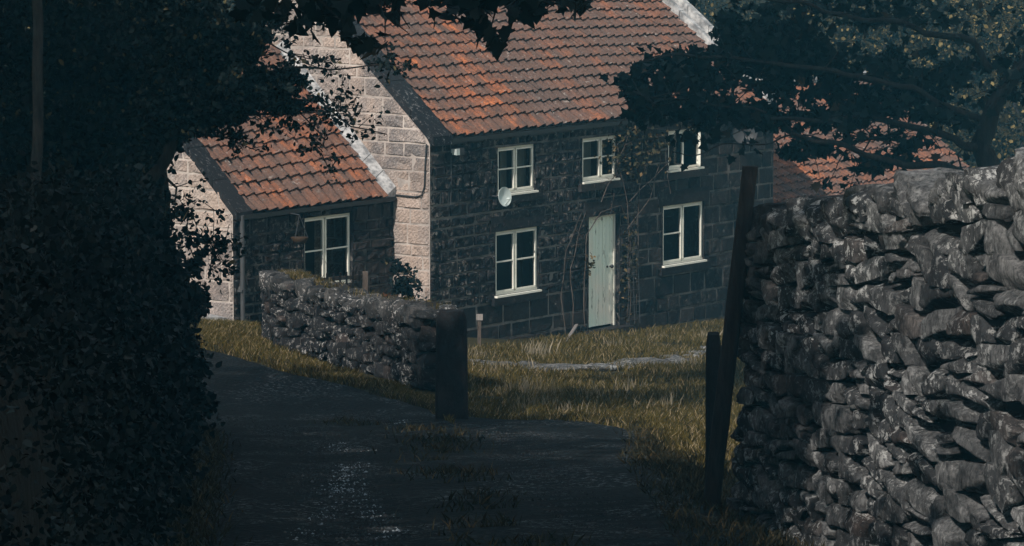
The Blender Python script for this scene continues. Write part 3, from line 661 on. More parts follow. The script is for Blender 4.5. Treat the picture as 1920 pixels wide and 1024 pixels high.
# ------------------------------------------------------------------ dry stone
def stone(mb, c, ax, ay, az, n, sd, rnd, sq=0.55, amp=0.12):
    ax, ay, az = Vector(ax), Vector(ay), Vector(az)
    mn = min(ax.length, ay.length, az.length); off = Vector((sd * 3.17, sd * 1.31, sd * 0.77))
    rs = random.Random(sd * 7 + 1); planes = []
    for _ in range(9):
        q = Vector((rs.gauss(0, 1), rs.gauss(0, 1), rs.gauss(0, 1))).normalized(); planes.append((q, rs.uniform(.86, 1.12)))
    def pt(x, y, z):
        v = Vector((x, y, z)); s_ = v.normalized() * 1.12; v = v.lerp(s_, sq)
        for q, d_ in planes:
            e = v.dot(q) - d_
            if e > 0: v = v - q * e
        p = ax * v.x + ay * v.y + az * v.z
        q = p / mn; k_ = noise.noise(q * 0.8 + off) * amp + noise.noise(q * 2.2 + off) * amp * 0.5 + noise.noise(q * 5 + off) * amp * .45
        return c + p * (1 + k_)
    for fax in range(3):
        for sg in (-1, 1):
            rows = []
            for i in range(n + 1):
                row = []
                for j in range(n + 1):
                    a_ = -1 + 2 * i / n; b_ = (-1 + 2 * j / n) * sg
                    q = [0, 0, 0]; q[fax] = sg; q[(fax + 1) % 3] = a_; q[(fax + 2) % 3] = b_
                    row.append(pt(*q))
                rows.append(row[::-1])
            mb.grid(rows, 0, None, rnd)
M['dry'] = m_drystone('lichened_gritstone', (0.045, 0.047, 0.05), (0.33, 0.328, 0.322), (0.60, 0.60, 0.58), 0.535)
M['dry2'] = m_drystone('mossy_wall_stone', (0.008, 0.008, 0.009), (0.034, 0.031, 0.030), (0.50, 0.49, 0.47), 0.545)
M['core'] = m_plain('wall_core', (0.01, 0.01, 0.011), 0.95)
# tall wall on the right of the lane
FA, FB = Vector((1.66, 32, 0)), Vector((3.12, 26, 0)); dv = (FB - FA).normalized(); nW = Vector((dv.y, -dv.x, 0)).normalized()
if nW.x > 0: nW = -nW
LW = (FB - FA).length
topk = [(0, 425), (0.2, 418), (0.36, 405), (0.5, 390), (0.66, 378), (0.8, 360), (1.0, 345), (1.6, 320)]
def ztop(s):
    for (a, ya), (b, yb) in zip(topk[:-1], topk[1:]):
        if s <= b: y = ya + (yb - ya) * (s - a) / (b - a); break
    else: y = 230
    p = FA + dv * (LW * s); return W(960, y, p.y).z
def zbot(s): return -5.65 + 0.0 * s
wr = thing('drystone_wall', FA + Vector((0, 0, -5.4)), 'tall lichened dry stone wall along the right side of the lane', 'wall')
mb = MB(); rw = random.Random(5); nc = 16; sid = 0
for k_ in range(nc):
    s = rw.uniform(-.01, .03) + .055 * k_ / nc
    while s < 1.45:
        sc = 0.48 + 0.40 * min(1, s); L = rw.uniform(0.20, 0.85) * sc; sl = L / LW
        tall = 1.0
        p = FA + dv * (LW * (s + sl / 2))
        fr0 = k_ / nc + 0.026 * noise.noise(Vector((s * 6, k_, 0))); fr1 = (k_ + 1) / nc + 0.026 * noise.noise(Vector((s * 5, k_ + 1, 0)))
        sm = s + sl / 2; za = zbot(sm) + (ztop(sm) - zbot(sm)) * fr0; zb_ = zbot(sm) + (ztop(sm) - zbot(sm)) * fr1
        s2 = sm + 0.05; sa = (zbot(s2) + (ztop(s2) - zbot(s2)) * (fr0 + fr1) / 2 - (za + zb_) / 2) / (0.05 * LW)
        if rw.random() < 0.16:
            za, zb_ = (za, za + (zb_ - za) * 0.5), None
            ranges = [(za[0], za[1]), (za[1], za[0] + 2 * (za[1] - za[0]))]
        else: ranges = [(za, zb_)]
        for (lo, hi) in ranges:
            hh = (hi - lo) / 2; tiltv = Vector((0, 0, sa + rw.uniform(-0.30, 0.12)))
            c = p + Vector((0, 0, (lo + hi) / 2)) - nW * (0.16 - rw.uniform(-.012, .018))
            sid += 1
            stone(mb, c, (dv + tiltv).normalized() * L * 0.535, nW * rw.uniform(.185, .21) + dv * rw.uniform(-.035, .035) + Vector((0, 0, rw.uniform(-.03, .03))), Vector((0, 0, hh * rw.uniform(.98, 1.08))) + dv * rw.uniform(-.06, .06) , 9 if s < 1.05 else 4, sid, (rw.random(), rw.random()), 0.14, 0.085)
        s += sl
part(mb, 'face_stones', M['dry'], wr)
mb = MB(); s = 0.05
while s < 1.45:
    L = rw.uniform(.26, .55) * (0.6 + .6 * min(1, s)); p = FA + dv * (LW * (s + L / LW / 2)); sid += 1
    hh = rw.uniform(.07, .17) * (0.8 + 0.3 * s); c = p + Vector((0, 0, ztop(s + L / LW / 2) + hh * 0.15)) - nW * .3
    stone(mb, c, dv * L * .53 + Vector((0, 0, rw.uniform(-.04, .06))), nW * rw.uniform(.3, .38), Vector((0, 0, hh)) + dv * rw.uniform(-.1, .04), 8, sid, (rw.random(), rw.random()), .28, .14)
    s += L / LW * rw.uniform(.85, 1.0)
part(mb, 'coping_stones', M['dry'], wr)
mb = MB(); n = 30; rows = []
for i in range(n + 1):
    s = 0.06 + 1.39 * i / n; p = FA + dv * (LW * s); z1 = ztop(s) - 0.12
    rows.append([p - nW * .13 + Vector((0, 0, -6.2)), p - nW * .13 + Vector((0, 0, z1)), p - nW * .55 + Vector((0, 0, z1)), p - nW * .6 + Vector((0, 0, -6.2))])
mb.grid(rows, smooth=False); mb.face(rows[0][::-1]); part(mb, 'wall_core', M['core'], wr)

# low garden wall in front of the cottage, curving to the gatepost
foot = [(497, 640), (520, 655), (575, 668), (640, 690), (700, 704), (748, 718), (790, 734)]
topy = [520, 527, 543, 562, 572, 580, 586]
FP = [G(*p) for p in foot]
lw = thing('low_stone_wall', FP[3], 'low mossy garden wall curving from the annex to the gatepost', 'wall')
seg = []
for (a, b, ya, yb) in zip(FP[:-1], FP[1:], topy[:-1], topy[1:]):
    for i in range(8): seg.append((a.lerp(b, i / 8), None))
seg = [x[0] for x in seg] + [FP[-1]]
def wtop(i):                         # height of the wall top above the foot line
    q = i / 8; k_ = min(int(q), 5); y = topy[k_] + (topy[k_ + 1] - topy[k_]) * (q - k_)
    px = foot[k_][0] + (foot[k_ + 1][0] - foot[k_][0]) * (q - k_); p = seg[i]; return W(px, y, p.y).z
Ltot = sum((seg[i + 1] - seg[i]).length for i in range(len(seg) - 1)); print('low wall', Ltot, [round(p.y, 1) for p in FP], [round(wtop(min(i, len(seg)-1)) - seg[min(i, len(seg)-1)].z, 2) for i in range(0, 49, 8)])
acc = [0]
for i in range(1, len(seg)): acc.append(acc[-1] + (seg[i] - seg[i-1]).length)
def at(s):
    s = max(0, min(acc[-1] - 1e-6, s)); i = max(j for j in range(len(acc)) if acc[j] <= s); f = (s - acc[i]) / (acc[i+1] - acc[i])
    p = seg[i].lerp(seg[i+1], f); d = (seg[i+1] - seg[i]); d.z = 0; d.normalize(); zt = wtop(i) + (wtop(i+1) - wtop(i)) * f
    nrm = Vector((d.y, -d.x, 0)); return p, d, nrm, zt
mb = MB(); rows_n = 6
for side in (0, 1):
    for k_ in range(rows_n):
        s = -rw.uniform(0, .2)
        while s < acc[-1]:
            L = rw.uniform(.12, .5); p, d, nr, zt = at(s + L / 2); h = (zt - p.z - .05) / rows_n; sid += 1
            c = Vector((p.x, p.y, p.z + h * (k_ + .5 + .35 * noise.noise(Vector((s * 1.3, k_ * 3.1, 2))))) ) - nr * (.12 if side == 0 else .40) + nr * rw.uniform(-.05, .04)
            stone(mb, c, d * L * .52 + Vector((0, 0, rw.uniform(-.04, .04))), nr * .16, Vector((0, 0, h * rw.choice((.38, .5, .55, .6, .85)))) + d * rw.uniform(-.03, .03), 5 if side == 0 else 3, sid, (rw.random(), rw.random()), .22, .10)
            s += L
# stones on the free end
for k_ in range(rows_n):
    for q in (0.1, .28, .42):
        p, d, nr, zt = at(0); h = (zt - p.z - .05) / rows_n; sid += 1
        stone(mb, Vector((p.x, p.y, p.z + h * (k_ + .5))) - nr * q + d * .03, d * .14, nr * .15, Vector((0, 0, h * .57)), 4, sid, (rw.random(), rw.random()), .4, .14)
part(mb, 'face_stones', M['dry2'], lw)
mb = MB(); s = -0.05
M['dry3'] = m_drystone('pale_coping_stone', (0.03, 0.03, 0.029), (0.16, 0.15, 0.14), (0.6, 0.59, 0.57), 0.55)
while s < acc[-1]:
    L = rw.uniform(.08, .34); p, d, nr, zt = at(s + L / 2)
    for q in (.10, .30, .44):
        sid += 1; c = Vector((p.x, p.y, zt - .045 + rw.uniform(-.02, .02))) - nr * (q + rw.uniform(-.03, .03))
        stone(mb, c, d * L * .56, nr * rw.uniform(.13, .19), Vector((0, 0, rw.uniform(.05, .15))) + d * rw.uniform(-.04, .04), 5, sid, (rw.random(), rw.random()), .45, .15)
    s += L
part(mb, 'coping_stones', M['dry3'], lw)
mb = MB(); rows = []
for i in range(25):
    p, d, nr, zt = at(acc[-1] * i / 24); q0 = Vector((p.x, p.y, 0)) - nr * .14; q1 = Vector((p.x, p.y, 0)) - nr * .40
    rows.append([q0 + Vector((0, 0, p.z - .4)), q0 + Vector((0, 0, zt - .08)), q1 + Vector((0, 0, zt - .08)), q1 + Vector((0, 0, p.z - .4))])
mb.grid(rows, smooth=False); mb.face(rows[0]); mb.face(rows[-1]); part(mb, 'wall_core', M['core'], lw)
# turf growing on top
def blades(mb, pts, hgt, wid, bend, rr, lean=(0, 0)):
    for p in pts:
        a_ = rr.uniform(0, 6.283); h = hgt * rr.uniform(.5, 1.25); dx = Vector((math.cos(a_), math.sin(a_), 0)) * wid * .5
        b_ = rr.uniform(0, 6.283); bd = Vector((math.cos(b_), math.sin(b_), 0)) * h * bend * rr.uniform(.2, 1) + Vector((lean[0], lean[1], 0)) * h
        r_ = (rr.random(), rr.random()); m_ = p + Vector((0, 0, h * .6)) + bd * .4; t = p + Vector((0, 0, h)) + bd
        mb.face([p - dx, p + dx, m_ + dx * .7, t, m_ - dx * .7], 0, None, r_)
mb = MB(); pts = []
for _ in range(2600):
    s = rw.uniform(0, acc[-1]); p, d, nr, zt = at(s)
    if rw.random() < .75 and s > acc[-1] * .45: continue
    q = rw.uniform(.2, .5); pts.append(Vector((p.x, p.y, zt + .02)) - nr * q)
blades(mb, pts, .10, .012, .8, rw); o = part(mb, 'grass_tufts', M['grass'], lw); o['kind'] = 'stuff'

# gatepost at the end of the low wall
def slabpost(name, px0, px1, ytop, ybase, Y, label, mat, lean=0.0, thick=.3):
    c = W((px0 + px1) / 2, ybase, Y); wd = (px1 - px0) / F * Y; zt = W(960, ytop, Y).z; root = thing(name, Vector((c.x, c.y, g(c.x, c.y))), label, 'gatepost')
    mb = MB(); zb = g(c.x, c.y) - .3; h = zt - zb; n = 9; rows = []
    for i in range(17):
        z = zb + h * i / 16; k_ = 1 - .10 * (i / 16) if i < 16 else .7
        row = []
        for a_ in range(20):
            th = 2 * math.pi * (a_ + .5) / 20; x = math.copysign(abs(math.cos(th)) ** .35, math.cos(th)) * wd / 2 * k_; y = math.copysign(abs(math.sin(th)) ** .35, math.sin(th)) * thick / 2 * k_
            q = 1 + .06 * noise.noise(Vector((x * 5, y * 5, z * 3))); row.append(Vector((c.x + x * q + lean * (z - zb), c.y + y * q, z)))
        rows.append(row)
    mb.grid(rows, 0, None, (.3, .4), close=True); mb.face(rows[-1], 0, None, (.3, .4)); part(mb, 'slab', mat, root); return root
M['postst'] = m_drystone('dark_post_stone', (0.014, 0.015, 0.017), (0.03, 0.028, 0.028), (0.14, 0.14, 0.14), 0.66, True)
YP = G(850, 792).y
slabpost('stone_gatepost', 815, 879, 582, 792, YP, 'dark upright stone gatepost at the end of the low garden wall', M['postst'])
slabpost('stone_gatepost', 1322, 1352, 625, 870, 33.5, 'short dark stone gatepost at the foot of the leaning timber', M['postst'])
# leaning timber
A_ = W(1330, 905, 31.6); A_.z = g(A_.x, A_.y) - .1; B_ = W(1407, 312, 31.6); dr = (B_ - A_)
tp = thing('leaning_timber', A_, 'dark leaning timber post against the near end of the tall wall', 'timber post')
mb = MB(); x_ = Vector((.14, 0, 0)); 
rows = []
for i in range(12):
    f = i / 11; c = A_ + dr * f; w_ = .066 - .008 * f; row = []
    for a_ in range(12):
        th = 2 * math.pi * (a_ + .5) / 12; row.append(c + Vector((math.copysign(abs(math.cos(th)) ** .5, math.cos(th)) * w_, math.copysign(abs(math.sin(th)) ** .5, math.sin(th)) * w_, 0)) * (1 + .08 * noise.noise(c * 3)))
    rows.append(row)
mb.grid(rows, close=True); mb.face(rows[-1]); part(mb, 'timber', M['darkwood'], tp)

# picket fence behind the low wall, stone kerb slab, plank by the door
a = W(572, 528, 67.6); b = W(682, 518, 69.0); fc = thing('picket_fence', Vector((a.x, a.y, g(a.x, a.y))), 'low dark wooden picket fence under the annex window', 'fence')
mb = MB(); d = b - a; mb.box(a - Vector((0, 0, .03)), d, Vector((0, .04, 0)), Vector((0, 0, .06))); mb.box(a - Vector((0, 0, .45)), d, Vector((0, .04, 0)), Vector((0, 0, .06))); part(mb, 'rail', M['wood'], fc)
for i in range(9):
    mb = MB(); p = a + d * (i / 9 + .02); zb = g(p.x, p.y); mb.box(Vector((p.x, p.y - .03, zb)), d.normalized() * .06, (0, .025, 0), (0, 0, p.z - zb + .10)); part(mb, 'picket', M['darkwood'], fc)
mb = MB(); p = b; zb = g(p.x, p.y); mb.box(Vector((p.x - .02, p.y - .05, zb - .2)), (.09, 0, 0), (0, .09, 0), (0, 0, p.z - zb + .28)); part(mb, 'post', M['wood'], fc)
a = G(372, 600); b = G(470, 607); mb = MB()
n = 4
for i in range(n):
    p = a.lerp(b, i / n); q = a.lerp(b, (i + 1) / n); mb.box(p + Vector((0, 0, -.1)), (q - p) * .97, Vector((-.1, .5, 0)), Vector((0, 0, .17)))
tag(mb.build('kerb_slab', M['palecoping']), 'flat pale stone slabs edging the grass before the annex', 'kerb slab')
a = G(1058, 645); b = G(1083, 622); mb = MB(); mb.box(a + Vector((0, 0, .02)), b - a + Vector((0, 0, .16)), (0.05, -.04, 0), (0, 0, .03)); tag(mb.build('loose_plank', M['drytwig']), 'bleached loose plank lying in the grass beside the door', 'plank')
# flagstone path in the lawn
pth = thing('flagstone_path', G(1110, 690), 'broken line of pale flagstones across the front lawn', 'path')
pathpx = [(905, 683), (960, 686), (1020, 692), (1085, 694), (1140, 691), (1195, 684), (1255, 678), (1310, 668), (1370, 655)]
mb = MB(); PP = [G(*p) for p in pathpx]; rr = random.Random(9); sid0 = 900
for a, b in zip(PP[:-1], PP[1:]):
    for q in (0.08, .36, .64, .9):
        for sd_ in (-.22, .18):
            if rr.random() < .42: continue
            p = a.lerp(b, q + rr.uniform(-.06, .06)); d = (b - a).normalized(); nn = Vector((-d.y, d.x, 0)); p = p + nn * (sd_ + rr.uniform(-.08, .08)); p.z = g(p.x, p.y) + .03; sid0 += 1
            stone(mb, p, d * rr.uniform(.16, .34), nn * rr.uniform(.13, .24), Vector((0, 0, .04)), 4, sid0, (rr.random(), rr.random()), .45, .12)
M['flag'] = m_drystone('pale_flagstone', (0.16, 0.155, 0.15), (0.34, 0.33, 0.31), (0.55, 0.54, 0.52), 0.52, False)
part(mb, 'flagstones', M['flag'], pth)

# ------------------------------------------------------------------ grass
def inpoly(x, y, P):
    c = False; j = len(P) - 1
    for i in range(len(P)):
        if (P[i][1] > y) != (P[j][1] > y) and x < (P[j][0] - P[i][0]) * (y - P[i][1]) / (P[j][1] - P[i][1]) + P[i][0]: c = not c
        j = i
    return c
rg = random.Random(12)
def pd(x, y, a, b):                    # below 1 on the path and on the trampled strip beside it
    if x < a.x - .05 or x > b.x + .05: return 9
    yy = a.y + (b.y - a.y) * (x - a.x) / (b.x - a.x); q = y - yy + .12 * noise.noise(Vector((x * 3, y * 3, 0)))
    return 0 if -.75 < q < .22 else 9
def fill(pxpoly, n, clump=0.0, pathgap=False):
    P = [tuple(G(*p).xy) for p in pxpoly]; xs = [p[0] for p in P]; ys = [p[1] for p in P]; out = []
    while len(out) < n:
        x, y = rg.uniform(min(xs), max(xs)), rg.uniform(min(ys), max(ys))
        if not inpoly(x, y, P): continue
        if clump and noise.noise(Vector((x * 1.7, y * 1.2, 3))) < clump * rg.uniform(-1, 1): continue
        if pathgap and min(pd(x, y, a, b) for a, b in zip(PP[:-1], PP[1:])) < 1: continue
        out.append(Vector((x, y, g(x, y) - .01)))
    return out
lawn = [(862, 664), (900, 652), (1000, 640), (1100, 630), (1230, 618), (1420, 600), (1430, 700), (1400, 900), (1300, 880), (1200, 812), (1060, 796), (900, 790), (850, 775)]
mb = MB(); blades(mb, fill(lawn, 34000, .4, True), .12, .016, .9, rg, (.1, 0)); tag(mb.build('lawn_grass', M['grass']), 'rough olive and straw grass in front of the cottage', 'grass', kind='stuff')
verge = [(370, 606), (480, 612), (497, 646), (575, 674), (640, 697), (700, 712), (760, 730), (822, 755), (850, 800), (800, 768), (690, 734), (560, 706), (450, 672), (370, 655)]
mb = MB(); blades(mb, fill(verge, 15000, .3), .11, .015, .9, rg, (.1, 0)); tag(mb.build('verge_grass', M['grass']), 'short olive grass verge between the lane and the low wall', 'grass', kind='stuff')
yard = [(500, 600), (800, 600), (806, 640), (760, 690), (640, 660), (560, 640)]
mb = MB(); blades(mb, fill(yard, 3000, .3), .14, .015, .9, rg); tag(mb.build('yard_grass', M['grass']), 'grass in the yard behind the low garden wall', 'grass', kind='stuff')
mb = MB()
for (px, py, n, h) in ((1015, 672, 60, .42), (1000, 668, 40, .35), (980, 740, 90, .38), (1010, 765, 60, .25), (1035, 742, 50, .33), (930, 700, 40, .3), (890, 672, 50, .3), (1180, 735, 50, .3), (1240, 770, 40, .3), (1120, 745, 50, .26), (1000, 700, 30, .3), (1075, 780, 60, .25), (1300, 690, 40, .28), (1330, 640, 50, .3), (1250, 640, 40, .25), (1160, 650, 40, .25)):
    p = G(px, py); pts = [Vector((p.x + rg.gauss(0, .13), p.y + rg.gauss(0, .2), p.z)) for _ in range(n)]; blades(mb, pts, h * .68, .008, .55, rg)
tag(mb.build('straw_tufts', M['straw']), 'bleached dead grass stalks standing in the lawn', 'grass', kind='stuff')

k = N('pebble', 0.7, 0.3); r1, r2 = k.rnd(); k.color(k.ramp(r1, [(0.0, (0.005, 0.006, 0.007)), (0.6, (0.016, 0.018, 0.019)), (0.92, (0.045, 0.05, 0.053)), (1.0, (0.26, 0.29, 0.31))])); M['pebble'] = k.m
GLINT_LINES = [[G(*q) for q in pl] for pl in (((980, 785), (900, 778), (800, 790), (720, 805), (660, 828), (630, 850)), ((720, 850), (660, 880), (640, 910), (620, 950), (590, 985), (560, 1020)), ((900, 905), (860, 925), (820, 945), (860, 965), (830, 990), (700, 1015)), ((640, 900), (700, 970), (730, 985)), ((850, 758), (920, 780), (960, 792)))]  # lines where pale pebbles stand in for glints on the wet lane
def streak(x, y):
    best = 9
    for pl in GLINT_LINES:
        for a, b in zip(pl[:-1], pl[1:]):
            dx, dy = b.x - a.x, b.y - a.y; t = max(0, min(1, ((x - a.x) * dx + (y - a.y) * dy) / (dx * dx + dy * dy)))
            best = min(best, math.hypot(x - a.x - t * dx, (y - a.y - t * dy) * .45))
    return math.exp(-(best / .13) ** 2)
mb = MB(); rp = random.Random(44); nP = len(LL); cnt = 0
while cnt < 34000:
    q = rp.random() ** .8 * .72; i = int(q * (nP - 1)); a, b = LL[i].lerp(LL[i + 1], rp.random()), RR[i]; f = rp.uniform(-.01, 1.01); p = a.lerp(b, f)
    tr_ = .35 * (math.exp(-((f - .34) / .13) ** 2) + .8 * math.exp(-((f - .66) / .10) ** 2)) + streak(p.x, p.y); nn = noise.noise(Vector((p.x * 1.1, p.y * .35, 4)))
    dens = .25 + .75 * tr_ if nn > -.05 else .12
    if rp.random() > dens: continue
    cnt += 1; s_ = rp.uniform(.005, .013) * (1.9 if rp.random() < .04 else 1); z = g(p.x, p.y) + .03; br = rp.random() * (.90 if nn < .12 else 1.0) ; br = min(1, br * (.93 if streak(p.x, p.y) < .25 else 1) + .16 * streak(p.x, p.y) * (nn > -.15))
    c = Vector((p.x, p.y, z)); an = rp.uniform(0, 6.28); ux = Vector((math.cos(an), math.sin(an), 0)) * s_ * rp.uniform(1, 1.6); uy = Vector((-math.sin(an), math.cos(an), 0)) * s_; uz = Vector((rp.uniform(-.3, .3) * s_, 0, s_ * rp.uniform(.6, 1.1)))
    v = [c + ux, c + uy, c - ux * .8, c - uy, c + uz]
    for t3 in ((0, 1, 4), (1, 2, 4), (2, 3, 4), (3, 0, 4)): mb.face([v[t] for t in t3], 0, None, (br, .5))
tag(mb.build('gravel', M['pebble']), 'loose dark and pale stones scattered along the wheel tracks of the lane', 'gravel', kind='stuff')
mb = MB(); pts = []
for _ in range(9000):
    i = rp.randrange(nP - 1); e, o2 = (LL, RR) if rp.random() < .4 else (RR, LL); p = e[i].lerp(e[i + 1], rp.random()); d = (o2[i] - e[i]).normalized(); p = p + d * (rp.gauss(-.05, .16) + .12 * noise.noise(Vector((p.x * 2, p.y * 2, 9)))); pts.append(Vector((p.x, p.y, g(p.x, p.y))))
for _ in range(7000):
    x, y = rp.uniform(1.0, 2.9), rp.uniform(20, 40)
    pts.append(Vector((x, y, g(x, y))))
for _ in range(3500):
    i = rp.randrange(int(nP * .62)); f = .5 + rp.gauss(0, .05); p = LL[i].lerp(RR[i], f)
    if noise.noise(Vector((p.x, p.y * .5, 7))) > -.05: pts.append(Vector((p.x, p.y, g(p.x, p.y) + .01)))
blades(mb, pts, .10, .014, 1.1, rp); tag(mb.build('lane_edge_grass', M['bankgrass']), 'ragged dark grass along the edges and middle of the lane', 'grass', kind='stuff')

# ------------------------------------------------------------------ leaves and trees
SYC = [(0, 0), (.16, .10), (.5, .02), (.36, .30), (.56, .50), (.28, .56), (.20, .74), (0, 1.0), (-.20, .74), (-.28, .56), (-.56, .50), (-.36, .30), (-.5, .02), (-.16, .10)]
RHO = [(0, 0), (.32, .45), (0, 1), (-.32, .45)]
OVAL = [(0, 0), (.26, .25), (.30, .6), (0, 1), (-.30, .6), (-.26, .25)]
def leaves(name, centers, size, shape, mat, parent, seed=1, var=.35, droop=0.3, flat=0.0):
    r = np.random.RandomState(seed); Cn = np.asarray(centers, float); n = len(Cn); K = len(shape); sh = np.asarray(shape, float)
    nz = r.normal(size=(n, 3)); nz[:, 2] += flat; nz /= np.linalg.norm(nz, axis=1)[:, None]
    t = r.normal(size=(n, 3)); t[:, 2] -= droop; t -= nz * (t * nz).sum(1)[:, None]; t /= np.linalg.norm(t, axis=1)[:, None]
    s_ = np.cross(nz, t); sz = (np.asarray(size) * (1 + var * r.uniform(-1, 1, n)))[:, None, None]
    fold = np.abs(sh[:, 0])[None, :, None] * 0.35 * nz[:, None, :] - (sh[:, 1] ** 2)[None, :, None] * 0.2 * nz[:, None, :]
    v = Cn[:, None, :] + sz * (sh[None, :, 0:1] * s_[:, None, :] + sh[None, :, 1:2] * t[:, None, :] + fold)
    me = bpy.data.meshes.new(name); me.vertices.add(n * K); me.vertices.foreach_set('co', v.reshape(-1))
    me.loops.add(n * K); me.loops.foreach_set('vertex_index', np.arange(n * K, dtype=np.int32)); me.polygons.add(n)
    me.polygons.foreach_set('loop_start', np.arange(0, n * K, K, dtype=np.int32)); me.polygons.foreach_set('loop_total', np.full(n, K, dtype=np.int32))
    me.materials.append(mat); me.uv_layers.new(name='UVMap'); l = me.uv_layers.new(name='rnd')
    l.data.foreach_set('uv', np.repeat(r.uniform(size=(n, 2)), K, axis=0).reshape(-1)); me.update(calc_edges=True)
    o = bpy.data.objects.new(name, me); scn.collection.objects.link(o)
    if parent: adopt(o, parent) if parent.type == 'EMPTY' else None
    return o
def cluster(c, rad, n, seed, sub_=0.25, ncl=30, squash=.8, shell=.35):
    """leaf positions: clumps scattered through an ellipsoid, leaving gaps between them"""
    r = np.random.RandomState(seed); c = np.asarray(c, float); rad = np.asarray(rad if hasattr(rad, '__len__') else (rad, rad, rad * squash), float)
    d = r.normal(size=(ncl, 3)); d /= np.linalg.norm(d, axis=1)[:, None]; q = r.uniform(size=(ncl, 1)) ** shell
    cc = c + d * q * rad; idx = r.randint(0, ncl, n); ssz = (r.uniform(.6, 1.4, ncl) * sub_)[idx][:, None]
    off = r.normal(size=(n, 3)) * ssz * rad * .5; off[:, 2] *= .7
    return cc[idx] + off
def wiggle(pts, n, amp, seed):
    out = []; pts = [Vector(p) for p in pts]
    for a, b in zip(pts[:-1], pts[1:]):
        for i in range(n): out.append(a.lerp(b, i / n))
    out.append(pts[-1])
    return [p + Vector((noise.noise(p * 1.7 + Vector((seed, 0, 0))), noise.noise(p * 1.7 + Vector((0, seed, 0))), noise.noise(p * 1.7 + Vector((0, 0, seed))))) * amp for p in out]
def limb(mb, pts, r0, r1, seed, amp=.06, n=4, sides=7):
    p = wiggle(pts, n, amp, seed); m = len(p) - 1; mb.tube(p, [r0 + (r1 - r0) * i / m for i in range(m + 1)], sides); return p
def twigs_from(mb, path, n, length, r, rr, up=0.1, ends=None):
    for _ in range(n):
        p = path[rr.randrange(len(path) // 4, len(path))]; d = Vector((rr.gauss(0, 1), rr.gauss(0, 1), rr.gauss(0, .7) + up)).normalized() * length * rr.uniform(.5, 1.2)
        q = [p, p + d * .5 + Vector((0, 0, .05 * length)), p + d]; mb.tube(wiggle(q, 3, length * .08, rr.random() * 50), [r * (1 - i * .13) for i in range(7)], 4)
        if ends is not None: ends += [p + d * f for f in (.4, .6, .8, 1.0, 1.0)]
def around(pts, n, sp, seed):
    r = np.random.RandomState(seed); P = np.array([tuple(p) for p in pts]); return P[r.randint(0, len(P), n)] + r.normal(size=(n, 3)) * sp

# right hand sycamore whose boughs reach across the far roof
rt = random.Random(31); YS = 58.0
base = W(1875, 400, YS); gb = g(base.x, base.y)
syc = thing('sycamore_tree', Vector((base.x, base.y, gb)), 'dark sycamore behind the tall wall with boughs reaching left over the roofs', 'tree')
mb = MB(); ends = []
limb(mb, [Vector((base.x + .3, base.y, gb - .2)), W(1862, 330, YS), W(1838, 270, YS), W(1862, 200, YS), W(1925, 110, YS), W(1960, -160, YS)], .19, .07, 1, .1)
boughs = [([(1838, 285), (1780, 250), (1700, 238), (1620, 230), (1540, 225), (1450, 215)], .09, .03), ([(1860, 325), (1790, 318), (1700, 300), (1620, 285), (1540, 262), (1470, 250)], .095, .03),
          ([(1850, 240), (1780, 190), (1680, 165), (1560, 130), (1430, 110), (1300, 100), (1200, 110)], .08, .02), ([(1700, 252), (1640, 268), (1600, 275), (1500, 262)], .04, .02),
          ([(1560, 262), (1480, 262), (1400, 272), (1330, 288), (1260, 282)], .022, .008), ([(1450, 215), (1350, 190), (1260, 180), (1180, 175)], .03, .008), ([(1700, 238), (1690, 275), (1680, 305)], .015, .008),
          ([(1870, 120), (1760, 60), (1600, 30), (1480, 10), (1380, -20)], .08, .02), ([(1850, 200), (1900, 130), (1960, 90)], .08, .03), ([(1800, 312), (1790, 290), (1830, 262)], .02, .008), ([(1500, 225), (1420, 220), (1330, 225), (1240, 218)], .03, .008)]
for bi, (pl, r0, r1) in enumerate(boughs):
    P_ = limb(mb, [W(px, py, YS - .4 * math.sin(bi * 1.7) - .002 * (1850 - px)) for px, py in pl], r0 * .68, r1 * .8, bi + 3, .16, 6)
    if bi not in (1, 4, 6, 9): twigs_from(mb, P_, 16, .7, .012, rt, .1, ends)
part(mb, 'trunk', M['twig'], syc)
def pxblob(px, py, rx, ry, Y, n, seed, dy=.8, ncl=30, sub_=.22):
    c = W(px, py, Y); return cluster((c.x, c.y, c.z), (rx / F * Y, dy, ry / F * Y), n, seed, sub_, ncl)
L = [pxblob(1310, 125, 100, 38, 57.5, 380, 1, .8, 50, .15), pxblob(1270, 180, 105, 38, 57.5, 260, 41, .8, 55, .14), pxblob(1230, 205, 70, 28, 57.5, 110, 2, .6, 22, .25), pxblob(1340, 212, 90, 20, 57.5, 120, 3, .6, 26), pxblob(1205, 150, 40, 45, 57.6, 110, 4, .5, 20, .25),
     pxblob(1430, 90, 80, 50, 58, 560, 5, .8, 60, .18), pxblob(1500, 130, 110, 75, 58.5, 760, 6, 1, 90, .16), pxblob(1660, 140, 120, 55, 59, 420, 7, 1.2, 50, .17), pxblob(1830, 150, 100, 60, 59, 260, 8, 1.2, 20), pxblob(1440, 215, 60, 22, 58, 200, 9),
     pxblob(1550, 225, 80, 22, 58, 260, 10), pxblob(1690, 200, 100, 26, 58, 300, 11), pxblob(1640, 305, 45, 14, 57.6, 70, 12, .3, 8, .5), pxblob(1700, 282, 30, 18, 57.6, 60, 13, .3, 6, .5), pxblob(1500, 280, 45, 20, 58, 150, 14, .4, 14),
     pxblob(1420, 50, 100, 45, 58.5, 420, 15), pxblob(1600, 20, 150, 40, 59, 260, 16), pxblob(1790, 225, 50, 14, 58, 50, 17), pxblob(1180, 165, 25, 25, 57.5, 90, 18, .3, 8, .4), pxblob(1750, 30, 150, 35, 59.5, 90, 19)]
L.append(around(ends, 560, .13, 4))
